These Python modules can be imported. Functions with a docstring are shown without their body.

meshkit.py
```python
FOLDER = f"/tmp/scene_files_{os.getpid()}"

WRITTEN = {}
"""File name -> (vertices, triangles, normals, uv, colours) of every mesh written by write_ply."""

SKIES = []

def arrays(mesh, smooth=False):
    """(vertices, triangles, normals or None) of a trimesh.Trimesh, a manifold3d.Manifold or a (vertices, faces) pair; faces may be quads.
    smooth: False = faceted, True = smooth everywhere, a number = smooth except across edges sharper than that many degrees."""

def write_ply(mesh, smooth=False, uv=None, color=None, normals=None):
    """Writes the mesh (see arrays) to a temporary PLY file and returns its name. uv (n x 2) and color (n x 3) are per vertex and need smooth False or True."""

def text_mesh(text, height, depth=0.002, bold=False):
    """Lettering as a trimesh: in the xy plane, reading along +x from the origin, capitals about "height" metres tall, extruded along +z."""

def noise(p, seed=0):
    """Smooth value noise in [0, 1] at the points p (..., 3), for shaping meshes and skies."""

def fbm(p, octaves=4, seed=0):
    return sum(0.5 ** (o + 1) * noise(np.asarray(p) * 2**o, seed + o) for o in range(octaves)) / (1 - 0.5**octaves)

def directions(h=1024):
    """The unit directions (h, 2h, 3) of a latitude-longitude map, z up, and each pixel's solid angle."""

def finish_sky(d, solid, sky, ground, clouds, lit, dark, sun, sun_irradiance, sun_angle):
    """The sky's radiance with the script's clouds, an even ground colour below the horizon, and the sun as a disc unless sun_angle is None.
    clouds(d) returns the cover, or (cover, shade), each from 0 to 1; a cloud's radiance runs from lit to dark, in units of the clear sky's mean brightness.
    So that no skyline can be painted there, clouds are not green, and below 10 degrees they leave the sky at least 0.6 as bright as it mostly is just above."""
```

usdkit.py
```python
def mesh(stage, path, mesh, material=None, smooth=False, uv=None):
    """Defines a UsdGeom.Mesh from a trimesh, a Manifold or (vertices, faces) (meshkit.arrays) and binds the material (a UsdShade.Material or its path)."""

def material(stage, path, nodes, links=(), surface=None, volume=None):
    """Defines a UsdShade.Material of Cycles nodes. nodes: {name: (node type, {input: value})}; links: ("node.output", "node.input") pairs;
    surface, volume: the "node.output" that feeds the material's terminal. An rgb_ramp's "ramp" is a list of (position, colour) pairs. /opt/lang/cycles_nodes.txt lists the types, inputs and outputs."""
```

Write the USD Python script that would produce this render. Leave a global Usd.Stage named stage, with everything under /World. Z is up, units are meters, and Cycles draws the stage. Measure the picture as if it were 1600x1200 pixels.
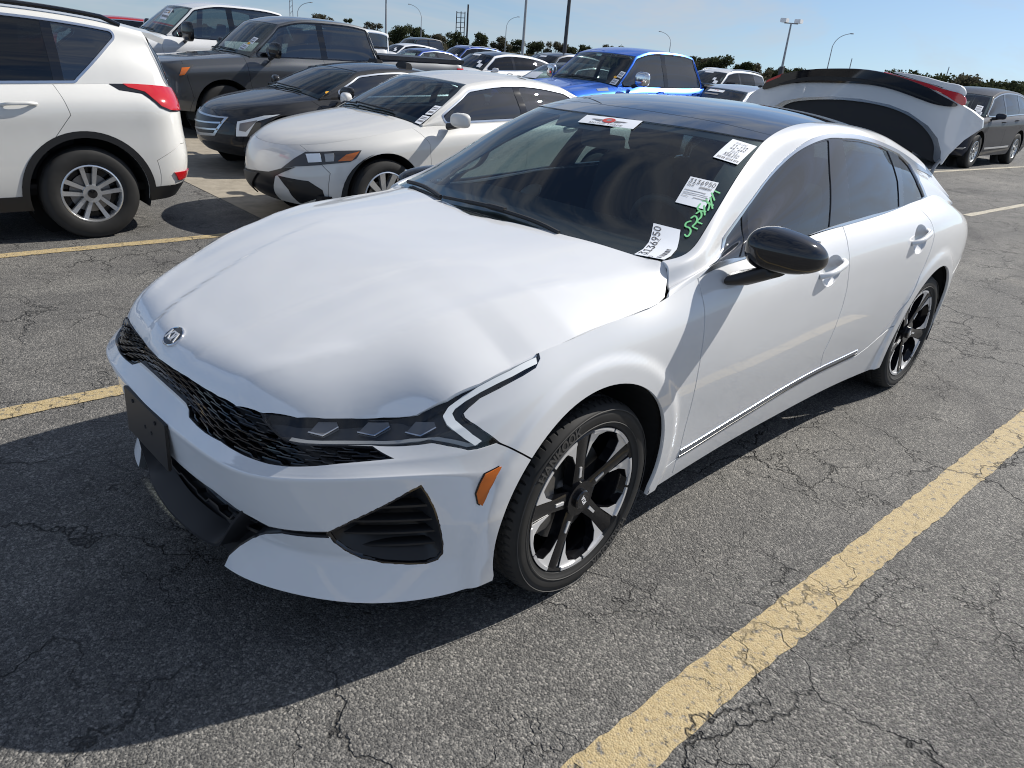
import math, random
import numpy as np, trimesh, shapely, usdkit, meshkit
from shapely.geometry import Polygon, LineString, MultiPolygon, Point, box as sbox
from shapely.ops import unary_union
from scipy.interpolate import CubicSpline, PchipInterpolator, RectBivariateSpline, RBFInterpolator
from scipy.spatial import cKDTree
from pxr import Usd, UsdGeom, UsdLux, UsdShade, Gf, Sdf, Vt

stage = Usd.Stage.CreateInMemory()
UsdGeom.SetStageUpAxis(stage, UsdGeom.Tokens.z)
UsdGeom.SetStageMetersPerUnit(stage, 1.0)
WORLD = UsdGeom.Xform.Define(stage, '/World')
stage.SetDefaultPrim(WORLD.GetPrim())
UsdGeom.Scope.Define(stage, '/World/Looks')
random.seed(7)
RNG = np.random.default_rng(7)

# ------------------------------------------------------------------ camera
FPX = 1148.09                                   # focal length in photo pixels (photo 1600 x 1200)
CAM = np.array([1.61542, 2.12724, 1.64043])
FW = np.array([-0.64926487, -0.63931897, -0.41197862])
RT = np.array([-0.72332539, 0.68645762, 0.0746747])
UP = np.array([-0.23506491, -0.34647825, 0.90812847])
cam = UsdGeom.Camera.Define(stage, '/World/camera')
cam.CreateHorizontalApertureAttr(36.0)
cam.CreateVerticalApertureAttr(27.0)
cam.CreateFocalLengthAttr(36.0 * FPX / 1600.0)
cam.CreateClippingRangeAttr(Gf.Vec2f(0.05, 3000))
m = Gf.Matrix4d(*RT, 0, *UP, 0, *(-FW), 0, *CAM, 1)
cam.AddTransformOp().Set(m)
cam.CreateExposureAttr(0.38)

# ------------------------------------------------------------------ sky and sun
SUN = np.array([-1.15, 0.36, 1.0]); SUN /= np.linalg.norm(SUN)
SUN_EL = math.asin(SUN[2]); SUN_ROT = math.atan2(SUN[0], SUN[1])
usdkit.material(stage, '/World/Looks/sky', {
    "sky": ("sky_texture", {"sky_type": "single_scattering", "sun_disc": False, "sun_elevation": SUN_EL, "sun_rotation": SUN_ROT, "altitude": 20.0, "air_density": 1.0, "aerosol_density": 0.6, "ozone_density": 4.5}),
    "tc": ("texture_coordinate", {}),
    "lift": ("vector_math", {"math_type": "multiply_add", "vector2": (1.0, 1.0, 0.90), "vector3": (0.0, 0.0, 0.085)}), "nrm": ("vector_math", {"math_type": "normalize"}),
    "map": ("mapping", {"scale": (1.0, 1.6, 5.0), "rotation": (0.12, 0.0, 0.75)}),
    "n": ("noise_texture", {"scale": 1.7, "detail": 7.0, "roughness": 0.62, "distortion": 0.8}),
    "r": ("rgb_ramp", {"ramp": [(0.41, (0, 0, 0)), (0.62, (0.6, 0.6, 0.6)), (1.0, (0.9, 0.9, 0.9))]}),
    "mx": ("mix", {"mix_type": "mix", "color2": (5.2, 5.4, 5.7)}),
    "bg": ("background_shader", {"strength": 0.085}),
}, [("tc.generated", "lift.vector1"), ("lift.vector", "nrm.vector1"), ("nrm.vector", "sky.vector"), ("tc.generated", "map.vector"), ("map.vector", "n.vector"), ("n.fac", "r.fac"), ("r.color", "mx.fac"), ("sky.color", "mx.color1"), ("mx.color", "bg.color")], surface="bg.background")
dome = UsdLux.DomeLight.Define(stage, '/World/sky')
UsdShade.MaterialBindingAPI.Apply(dome.GetPrim()).Bind(UsdShade.Material.Get(stage, '/World/Looks/sky'))
dome.GetPrim().SetCustomDataByKey('kind', 'structure')
sun = UsdLux.DistantLight.Define(stage, '/World/sun')
sun.CreateIntensityAttr(1.25); sun.CreateNormalizeAttr(True); sun.CreateAngleAttr(0.53); sun.CreateColorAttr(Gf.Vec3f(1.0, 0.955, 0.88))
zx = SUN; xx = np.cross([0, 0, 1], zx); xx /= np.linalg.norm(xx); yx = np.cross(zx, xx)
sun.AddTransformOp().Set(Gf.Matrix4d(*xx, 0, *yx, 0, *zx, 0, 0, 0, 60, 1))

# ------------------------------------------------------------------ small helpers
def pix(P):
    d = np.asarray(P, float) - CAM
    w = d @ FW
    w = np.where(w > 0.05, w, 0.05)
    return np.stack([800 + FPX * (d @ RT) / w, 600 - FPX * (d @ UP) / w], -1)
def ray(px):
    px = np.asarray(px, float)
    d = FW + ((px[..., :1] - 800) / FPX) * RT - ((px[..., 1:2] - 600) / FPX) * UP
    return d
def at(px, axis, val):
    """the point on the plane axis = val that the photo shows at px"""
    d = ray(np.array(px, float))
    return CAM + ((val - CAM[axis]) / d[axis]) * d

COUNT = {}
def numbered(parent, name):
    k = (parent, name); n = COUNT.get(k, -1) + 1; COUNT[k] = n
    return name if n == 0 else f'{name}_{n:03d}'
def tag(prim, label=None, cat=None, group=None, kind=None):
    for k, v in (('label', label), ('category', cat), ('group', group), ('kind', kind)):
        if v: prim.SetCustomDataByKey(k, v)
    return prim
def thing(name, label=None, cat=None, loc=(0, 0, 0), rotz=0.0, group=None):
    x = UsdGeom.Xform.Define(stage, '/World/' + numbered('/World', name))
    x.AddTranslateOp().Set(Gf.Vec3d(*map(float, loc))); x.AddRotateZOp().Set(math.degrees(rotz))
    return tag(x.GetPrim(), label, cat, group)
def path_of(parent): return '/World' if parent is None else str(parent.GetPath())
def emit(name, V, F, mat, parent=None, N=None, label=None):
    """one mesh prim; N: per-vertex normals"""
    pp = path_of(parent); p = f'{pp}/{numbered(pp, name)}'
    V = np.asarray(V, np.float32); F = np.asarray(F, np.int32)
    g = UsdGeom.Mesh.Define(stage, p)
    g.CreatePointsAttr(Vt.Vec3fArray.FromNumpy(np.ascontiguousarray(V)))
    g.CreateFaceVertexCountsAttr(Vt.IntArray.FromNumpy(np.full(len(F), F.shape[1], np.int32)))
    g.CreateFaceVertexIndicesAttr(Vt.IntArray.FromNumpy(np.ascontiguousarray(F).ravel()))
    g.CreateSubdivisionSchemeAttr('none')
    if N is not None:
        g.CreateNormalsAttr(Vt.Vec3fArray.FromNumpy(np.ascontiguousarray(np.asarray(N, np.float32)))); g.SetNormalsInterpolation('vertex')
    if mat: UsdShade.MaterialBindingAPI.Apply(g.GetPrim()).Bind(UsdShade.Material.Get(stage, '/World/Looks/' + mat))
    if label: g.GetPrim().SetCustomDataByKey('label', label)
    return g.GetPrim()
def put(name, mesh, mat, parent=None, smooth=30, label=None):
    v, f, n = meshkit.arrays(mesh, smooth)
    return emit(name, v, f, mat, parent, n, label)
def cat_(*ms):
    """join (V, F, N) triples"""
    Vs, Fs, Ns, o = [], [], [], 0
    for V, F, N in ms:
        if len(V) == 0: continue
        Vs.append(V); Fs.append(np.asarray(F) + o); Ns.append(N); o += len(V)
    return np.vstack(Vs), np.vstack(Fs), np.vstack(Ns)
def mir(t):
    V, F, N = t
    s = np.array([1, -1, 1.0])
    return V * s, np.asarray(F)[:, ::-1], N * s
def xf(mesh, M):
    mesh = mesh.copy(); mesh.apply_transform(M); return mesh
def T(x, y, z): return trimesh.transformations.translation_matrix([x, y, z])
def R(a, ax): return trimesh.transformations.rotation_matrix(a, ax)
def join(*ms): return trimesh.util.concatenate([m for m in ms if m is not None])
def tbox(cx, cy, cz, sx, sy, sz, bev=0.0):
    if bev <= 0:
        b = trimesh.creation.box((sx, sy, sz)); b.apply_translation((cx, cy, cz)); return b
    pts = []
    for a in (-1, 1):
        for b in (-1, 1):
            for c in (-1, 1):
                x, y, z = a * sx / 2, b * sy / 2, c * sz / 2
                pts += [(x - a * bev, y, z), (x, y - b * bev, z), (x, y, z - c * bev), (x - a * bev * .3, y - b * bev * .3, z - c * bev * .3)]
    h = trimesh.Trimesh(pts, []).convex_hull if False else trimesh.convex.convex_hull(np.array(pts))
    h.apply_translation((cx, cy, cz)); return h
def tube(pts, r, n=8, cap=True):
    """a round bar along a polyline; r a number or one per point"""
    P = np.asarray(pts, float); r = np.broadcast_to(np.asarray(r, float), (len(P),))
    t = np.gradient(P, axis=0); t /= np.maximum(np.linalg.norm(t, axis=1, keepdims=True), 1e-9)
    ref = np.array([0, 0, 1.0]) if abs(t[:, 2]).mean() < .8 else np.array([0, 1.0, 0])
    a = np.cross(t, ref); a /= np.linalg.norm(a, axis=1, keepdims=True); b = np.cross(t, a)
    th = np.arange(n) * 2 * np.pi / n
    V = (P[:, None] + r[:, None, None] * (np.cos(th)[None, :, None] * a[:, None] + np.sin(th)[None, :, None] * b[:, None])).reshape(-1, 3)
    F = []
    for i in range(len(P) - 1):
        for j in range(n):
            k = (j + 1) % n
            F += [(i * n + j, i * n + k, (i + 1) * n + k), (i * n + j, (i + 1) * n + k, (i + 1) * n + j)]
    if cap:
        c0, c1 = len(V), len(V) + 1; V = np.vstack([V, P[0], P[-1]])
        for j in range(n):
            k = (j + 1) % n
            F += [(c0, k, j), (c1, (len(P) - 1) * n + j, (len(P) - 1) * n + k)]
    tm = trimesh.Trimesh(V, np.array(F)[:, ::-1], process=False)
    return tm
def lathe(prof, n=48, axis='y', th0=0, th1=2 * math.pi):
    """prof: (r, h) list, revolved about the axis; h runs along the axis"""
    prof = np.asarray(prof, float); full = abs(th1 - th0 - 2 * math.pi) < 1e-6
    th = np.linspace(th0, th1, n + 1)[:n if full else n + 1]; m_ = len(th)
    V = np.array([[(r * math.cos(t), h, r * math.sin(t)) for r, h in prof] for t in th])
    k = len(prof); V = V.reshape(-1, 3); F = []
    for i in range(m_ if full else m_ - 1):
        j = (i + 1) % m_
        for q in range(k - 1):
            F += [(i * k + q, i * k + q + 1, j * k + q + 1), (i * k + q, j * k + q + 1, j * k + q)]
    return trimesh.Trimesh(V, F, process=False)
def prism(poly, h0, h1):
    """a shapely polygon in (x, z) pushed along y from h0 to h1"""
    ms = []
    for g in getattr(poly, 'geoms', [poly]):
        if g.is_empty or g.area < 1e-8: continue
        e = trimesh.creation.extrude_polygon(g, h1 - h0, engine='earcut')
        V = e.vertices; e.vertices = np.stack([V[:, 0], V[:, 2] + h0, V[:, 1]], 1); e.faces = e.faces[:, ::-1]; ms.append(e)
    return join(*ms)

# ------------------------------------------------------------------ curved sheets and panels cut from them
class Surf:
    """a smooth sheet over a dense grid P[v, u, 3]; u, v are mean arc lengths (u0, v0 shift their origin)"""
    def __init__(s, P, u=None, v=None, u0=0.0, v0=0.0):
        P = np.asarray(P, float)
        if u is None: u = np.concatenate([[0], np.cumsum(np.linalg.norm(np.diff(P, axis=1), axis=2).mean(0))]) + u0
        if v is None: v = np.concatenate([[0], np.cumsum(np.linalg.norm(np.diff(P, axis=0), axis=2).mean(1))]) + v0
        s.u, s.v, s.P = u, v, P
        s.sp = [RectBivariateSpline(v, u, P[:, :, k], kx=min(3, len(v) - 1), ky=3, s=0) for k in range(3)]
        U, V_ = np.meshgrid(u, v); s.G = np.stack([U.ravel(), V_.ravel()], 1); s.GP = P.reshape(-1, 3)
        s.GN = None
    def pos(s, q): return np.stack([f.ev(q[:, 1], q[:, 0]) for f in s.sp], 1)
    def du(s, q): return np.stack([f.ev(q[:, 1], q[:, 0], dy=1) for f in s.sp], 1)
    def dv(s, q): return np.stack([f.ev(q[:, 1], q[:, 0], dx=1) for f in s.sp], 1)
    def nrm(s, q):
        n = np.cross(s.du(q), s.dv(q)); return n / np.maximum(np.linalg.norm(n, axis=1, keepdims=True), 1e-12)
    def solve(s, f, target, ok=None, it=25):
        """(u, v) whose image under f (3-D -> 2-D) is target"""
        target = np.atleast_2d(np.asarray(target, float)); g = f(s.GP); idx = np.arange(len(g))
        if ok is not None: idx = idx[ok(s.G, s.GP)]
        d, k = cKDTree(g[idx]).query(target); q = s.G[idx[k]].copy()
        for _ in range(it):
            p = s.pos(q); f0 = f(p); e = 1e-4
            Ju = (f(p + e * s.du(q)) - f0) / e; Jv = (f(p + e * s.dv(q)) - f0) / e; r = target - f0
            det = Ju[:, 0] * Jv[:, 1] - Ju[:, 1] * Jv[:, 0]; det = np.where(abs(det) < 1e-9, 1e-9, det)
            a = (r[:, 0] * Jv[:, 1] - r[:, 1] * Jv[:, 0]) / det; b = (Ju[:, 0] * r[:, 1] - Ju[:, 1] * r[:, 0]) / det
            st = np.stack([a, b], 1); L = np.linalg.norm(st, axis=1, keepdims=True); st *= np.minimum(1, .06 / np.maximum(L, 1e-12))
            q = q + st
            q[:, 0] = np.clip(q[:, 0], s.u[0], s.u[-1]); q[:, 1] = np.clip(q[:, 1], s.v[0], s.v[-1])
        return q
    def px(s, pts, side=None):
        """where the photo shows these points on this sheet"""
        def ok(G, P):
            if s.GN is None: s.GN = s.nrm(G)
            o = ((P - CAM) * s.GN).sum(1) < 0.02
            if side: o &= G[:, 0] * side > -0.02
            return o
        return s.solve(pix, pts, ok)
    def xz(s, pts, side=1):
        return s.solve(lambda p: p[:, [0, 2]], pts, lambda G, P: (P[:, 1] * side > 0.02))
    def yz(s, pts, front=True, lim=None):
        return s.solve(lambda p: p[:, [1, 2]], pts, lim if lim else None)
    def full(s): return sbox(s.u[0], s.v[0], s.u[-1], s.v[-1])

def curve(pts, n=8, closed=False):
    """a smooth curve through points (any dimension)"""
    P = np.asarray(pts, float)
    if closed: P = np.vstack([P, P[:1]])
    d = np.concatenate([[0], np.cumsum(np.maximum(np.linalg.norm(np.diff(P, axis=0), axis=1), 1e-9) ** .6)])
    cs = CubicSpline(d, P, bc_type='periodic' if closed else 'natural')
    t = np.concatenate([np.linspace(d[i], d[i + 1], n, endpoint=False) for i in range(len(d) - 1)] + ([] if closed else [[d[-1]]]))
    return cs(t)
def polys(g):
    return [p for p in (getattr(g, 'geoms', [g])) if p.geom_type == 'Polygon' and p.area > 1e-7]
def cut_grid(poly, du, dv):
    """the polygon cut along a grid: vertices (n, 2) and triangles"""
    Vd, Vl, Fl = {}, [], []
    def vid(x, y):
        k = (round(x * 1e6), round(y * 1e6))
        if k not in Vd: Vd[k] = len(Vl); Vl.append((x, y))
        return Vd[k]
    for pg in polys(poly):
        x0, y0, x1, y1 = pg.bounds
        gx = np.arange(math.floor(x0 / du), math.ceil(x1 / du) + 1) * du; gy = np.arange(math.floor(y0 / dv), math.ceil(y1 / dv) + 1) * dv
        X, Y = np.meshgrid(gx[:-1], gy[:-1]); cells = shapely.box(X.ravel(), Y.ravel(), X.ravel() + du, Y.ravel() + dv)
        shapely.prepare(pg); inside = shapely.contains_properly(pg, cells); hit = shapely.intersects(pg, cells) & ~inside
        for c in np.nonzero(inside)[0]:
            a, b = X.ravel()[c], Y.ravel()[c]; i = [vid(a, b), vid(a + du, b), vid(a + du, b + dv), vid(a, b + dv)]
            Fl += [(i[0], i[1], i[2]), (i[0], i[2], i[3])]
        for piece in shapely.intersection(pg, cells[hit]):
            for pp in polys(piece):
                pp = shapely.geometry.polygon.orient(pp)
                if len(pp.interiors) == 0 and abs(pp.convex_hull.area - pp.area) < 1e-10:
                    c = list(pp.exterior.coords)[:-1]; i = [vid(*p[:2]) for p in c]
                    i = [a for k, a in enumerate(i) if a != i[k - 1]]
                    for k in range(1, len(i) - 1): Fl.append((i[0], i[k], i[k + 1]))
                else:
                    v2, f2 = trimesh.creation.triangulate_polygon(pp, engine='earcut')
                    for t in f2:
                        a, b, c = (v2[k] for k in t)
                        if (b[0] - a[0]) * (c[1] - a[1]) - (b[1] - a[1]) * (c[0] - a[0]) < 0: a, b = b, a
                        Fl.append((vid(*a), vid(*b), vid(*c)))
    F = np.array([t for t in Fl if len(set(t)) == 3], int).reshape(-1, 3)
    return np.array(Vl).reshape(-1, 2), F
def patch(s, poly, off=0.0, rim=0.008, du=0.02, dv=0.02, offfn=None, round_=0.0):
    """a panel of the sheet: the part of it inside poly, moved out by off, its edges turned in by rim; round_ softens the edge"""
    q, F = cut_grid(poly, du, dv)
    if len(F) == 0: return np.zeros((0, 3)), np.zeros((0, 3), int), np.zeros((0, 3))
    p, n = s.pos(q), s.nrm(q)
    o = np.full(len(q), float(off))
    if offfn is not None: o = o + offfn(q, p)
    V = p + n * o[:, None]; N = n
    if offfn is not None:
        fn = np.cross(V[F[:, 1]] - V[F[:, 0]], V[F[:, 2]] - V[F[:, 0]]); N = np.zeros_like(V)
        for k in range(3): np.add.at(N, F[:, k], fn)
        N /= np.maximum(np.linalg.norm(N, axis=1, keepdims=True), 1e-12)
    if rim:
        E = np.vstack([F[:, [0, 1]], F[:, [1, 2]], F[:, [2, 0]]]); key = np.sort(E, 1)
        _, inv, cnt = np.unique(key, axis=0, return_inverse=True, return_counts=True); B = E[cnt[inv.ravel()] == 1]
        a, b = V[B[:, 0]], V[B[:, 1]]; na, nb = n[B[:, 0]], n[B[:, 1]]
        c, d = b - nb * rim, a - na * rim; fn = np.cross(b - a, n[B[:, 0]]); fn /= np.maximum(np.linalg.norm(fn, axis=1, keepdims=True), 1e-12)
        m_ = len(B); RV = np.vstack([a, b, c, d]); i = np.arange(m_); RF = np.vstack([np.stack([i + m_, i, i + 3 * m_], 1), np.stack([i + m_, i + 3 * m_, i + 2 * m_], 1)])
        bl = .35; RN = np.vstack([fn * (1 - bl) + na * bl, fn * (1 - bl) + nb * bl, fn, fn])
        return cat_((V, F, N), (RV, RF, RN))
    return V, F, N
def ribbon(s, uv, w, off=0.0, h=0.004, taper=False):
    """a strip of width w along a (u, v) line lying on the sheet"""
    g = LineString(uv).buffer(w / 2, cap_style=2, join_style=2)
    return patch(s, g, off, h, .03, .03)
def coons(c0, c1, l, r, nu, nv, bulge=None):
    """c0, c1: front and rear edge (right to left); l, r: left and right edge (front to rear); all (n, 3)"""
    def rs(c, n, t=None):
        c = np.asarray(c, float); d = np.concatenate([[0], np.cumsum(np.linalg.norm(np.diff(c, axis=0), axis=1))]); d /= d[-1]
        t = np.linspace(0, 1, n)
        return np.stack([np.interp(t, d, c[:, k]) for k in range(3)], 1)
    C0, C1, L, Rr = rs(c0, nu), rs(c1, nu), rs(l, nv), rs(r, nv)
    u = np.linspace(0, 1, nu)[None, :, None]; v = np.linspace(0, 1, nv)[:, None, None]
    P = (1 - v) * C0[None] + v * C1[None] + (1 - u) * Rr[:, None] + u * L[:, None] - ((1 - u) * (1 - v) * C0[0] + u * (1 - v) * C0[-1] + (1 - u) * v * C1[0] + u * v * C1[-1])
    if bulge is not None: P = P + bulge(*np.broadcast_arrays(u[..., 0], v[..., 0]))
    return P
def lines_cut(domain, lines, gap=0.0035):
    """the pieces of the domain between these seams"""
    cut = unary_union([LineString(l).buffer(gap / 2, cap_style=2) for l in lines]) if lines else None
    return polys(domain.difference(cut)) if cut is not None else polys(domain)
# ------------------------------------------------------------------ materials
def M(name, nodes, links=(), surface='p.BSDF', volume=None): usdkit.material(stage, '/World/Looks/' + name, nodes, links, surface=surface, volume=volume)
def plain(name, col, rough=.5, metal=0.0, coat=0.0, spec=.5, **kw):
    M(name, {"p": ("principled_bsdf", {"base_color": col, "roughness": rough, "metallic": metal, "coat_weight": coat, "coat_roughness": .03, "specular_ior_level": spec, **kw})})
def paint(name, col, metal=0.0, rough=.45, flake=0.0, coat=1.0):
    dust = .10 if sum(col) > .9 else .015
    """car paint under clear coat: a faint film of dust and, for metallic colours, flakes"""
    M(name, {
        "tc": ("geometry", {}),
        "d": ("noise_texture", {"scale": 3.0, "detail": 8.0, "roughness": .65}),
        "dr": ("rgb_ramp", {"ramp": [(0.3, (0, 0, 0)), (0.8, (dust, dust, dust))]}),
        "mx": ("mix", {"color1": col, "color2": (.33, .31, .28)}),
        "fl": ("voronoi_texture", {"scale": 900.0}),
        "fm": ("mix", {"mix_type": "overlay", "fac": flake}),
        "rr": ("rgb_ramp", {"ramp": [(0.3, (.015, .015, .015)), (0.8, (.05, .05, .05))]}),
        "p": ("principled_bsdf", {"metallic": metal, "roughness": rough, "coat_weight": coat, "coat_ior": 1.65 if sum(col) > .9 else 1.5, "specular_ior_level": .4 if sum(col) > .9 else .15}),
    }, [("tc.position", "d.vector"), ("tc.position", "fl.vector"), ("d.fac", "dr.fac"), ("dr.color", "mx.fac"), ("mx.color", "fm.color1"), ("fl.color", "fm.color2"),
        ("fm.color", "p.base_color"), ("d.fac", "rr.fac"), ("rr.color", "p.coat_roughness")])
paint('white_paint', (.64, .65, .665))
paint('cream_paint', (.60, .59, .56))
paint('white_paint_suv', (.63, .625, .60))
paint('grey_paint', (.105, .11, .118), metal=.6, rough=.38, flake=.25)
paint('taupe_paint', (.085, .09, .098), metal=.7, rough=.38, flake=.25)
paint('black_paint', (.005, .005, .006), rough=.6)
paint('navy_paint', (.006, .009, .018), rough=.7, coat=.45)
paint('blue_paint', (.008, .12, .62), metal=.55, rough=.32, flake=.3)
paint('mid_blue_paint', (.012, .04, .22), metal=.5, rough=.35)
paint('silver_paint', (.50, .52, .55), metal=.7, rough=.35, flake=.25)
paint('red_paint', (.30, .012, .018), rough=.4)
paint('dark_grey_paint', (.04, .042, .047), metal=.5, rough=.35, flake=.2)
plain('gloss_black', (.004, .004, .005), .06, coat=.6)
plain('roof_glass', (.006, .008, .012), .03, spec=.9, coat=1.0)
plain('black_plastic', (.010, .010, .011), .42)
plain('grille_black', (.010, .010, .011), .28)
plain('seal', (.012, .012, .013), .6)
plain('inner_dark', (.008, .008, .009), .8)
plain('interior', (.018, .018, .020), .75)
plain('seat_cloth', (.022, .022, .025), .85)
plain('headliner', (.25, .25, .24), .9)
plain('chrome', (.82, .83, .85), .07, 1.0)
plain('satin_chrome', (.60, .63, .67), .22, 1.0)
plain('wheel_silver', (.62, .63, .64), .3, .9)
plain('machined', (.70, .70, .71), .42, .55)
plain('wheel_black', (.004, .004, .005), .16, coat=.25, spec=.35)
plain('brake_metal', (.28, .27, .26), .4, .9)
plain('wheel_well', (.006, .006, .006), .9)
plain('lamp_inner', (.18, .18, .185), .3, .4)
plain('lamp_dark', (.05, .05, .052), .35)
plain('lamp_strip', (.80, .83, .84), .30, coat=.5)
plain('lamp_strip_dim', (.38, .38, .37), .35, .2)
plain('amber_lens', (.55, .13, .012), .12, coat=.7)
plain('red_lens', (.42, .008, .012), .1, coat=.8)
plain('red_dark', (.12, .004, .006), .1, coat=.8)
plain('paper', (.74, .77, .82), .7)
plain('ink', (.02, .02, .022), .7)
plain('ink_grey', (.22, .22, .23), .7)
plain('ink_red', (.50, .06, .05), .6)
plain('sticker_orange', (.85, .42, .03), .6)
plain('green_marker', (.15, .55, .22), .6)
plain('plate_dark', (.02, .02, .02), .4)
plain('galvanised', (.30, .31, .32), .5, .5)
plain('pole_dark', (.05, .05, .055), .5, .4)
plain('lamp_white', (.8, .8, .8), .4)
# tyre rubber, dusty
M('tyre', {"g": ("geometry", {}), "n": ("noise_texture", {"scale": 14.0, "detail": 6.0}), "r": ("rgb_ramp", {"ramp": [(.35, (.006, .006, .006)), (.75, (.014, .0135, .013))]}), "p": ("principled_bsdf", {"roughness": .72})},
  [("g.position", "n.vector"), ("n.fac", "r.fac"), ("r.color", "p.base_color")])
plain('tyre_letter', (.045, .043, .041), .7)
def glass(name, tint, f0=.05, rough=0.0):
    """a pane: what is behind it, tinted, under a reflection that grows towards grazing angles (the same from both sides)"""
    M(name, {"t": ("transparent_bsdf", {"color": tint}), "g": ("glossy_bsdf", {"color": (1, 1, 1), "roughness": rough}), "lw": ("layer_weight", {"blend": .5}), "pw": ("math", {"math_type": "power", "value2": 5.0}),
             "ma": ("math", {"math_type": "multiply_add", "value2": 1 - f0, "value3": f0}), "m": ("mix_closure", {})},
      [("lw.facing", "pw.value1"), ("pw.value", "ma.value1"), ("ma.value", "m.fac"), ("t.BSDF", "m.closure1"), ("g.BSDF", "m.closure2")], surface='m.closure')
glass('windscreen_glass', (.72, .84, .83), .075)
glass('window_glass', (.55, .66, .64), .07)
glass('tinted_glass', (.30, .37, .37), .14)
glass('privacy_glass', (.03, .033, .036), .06)
glass('lens_glass', (.94, .95, .96), .04)
plain('sill_chrome', (.36, .41, .50), .22, 1.0)

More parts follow.
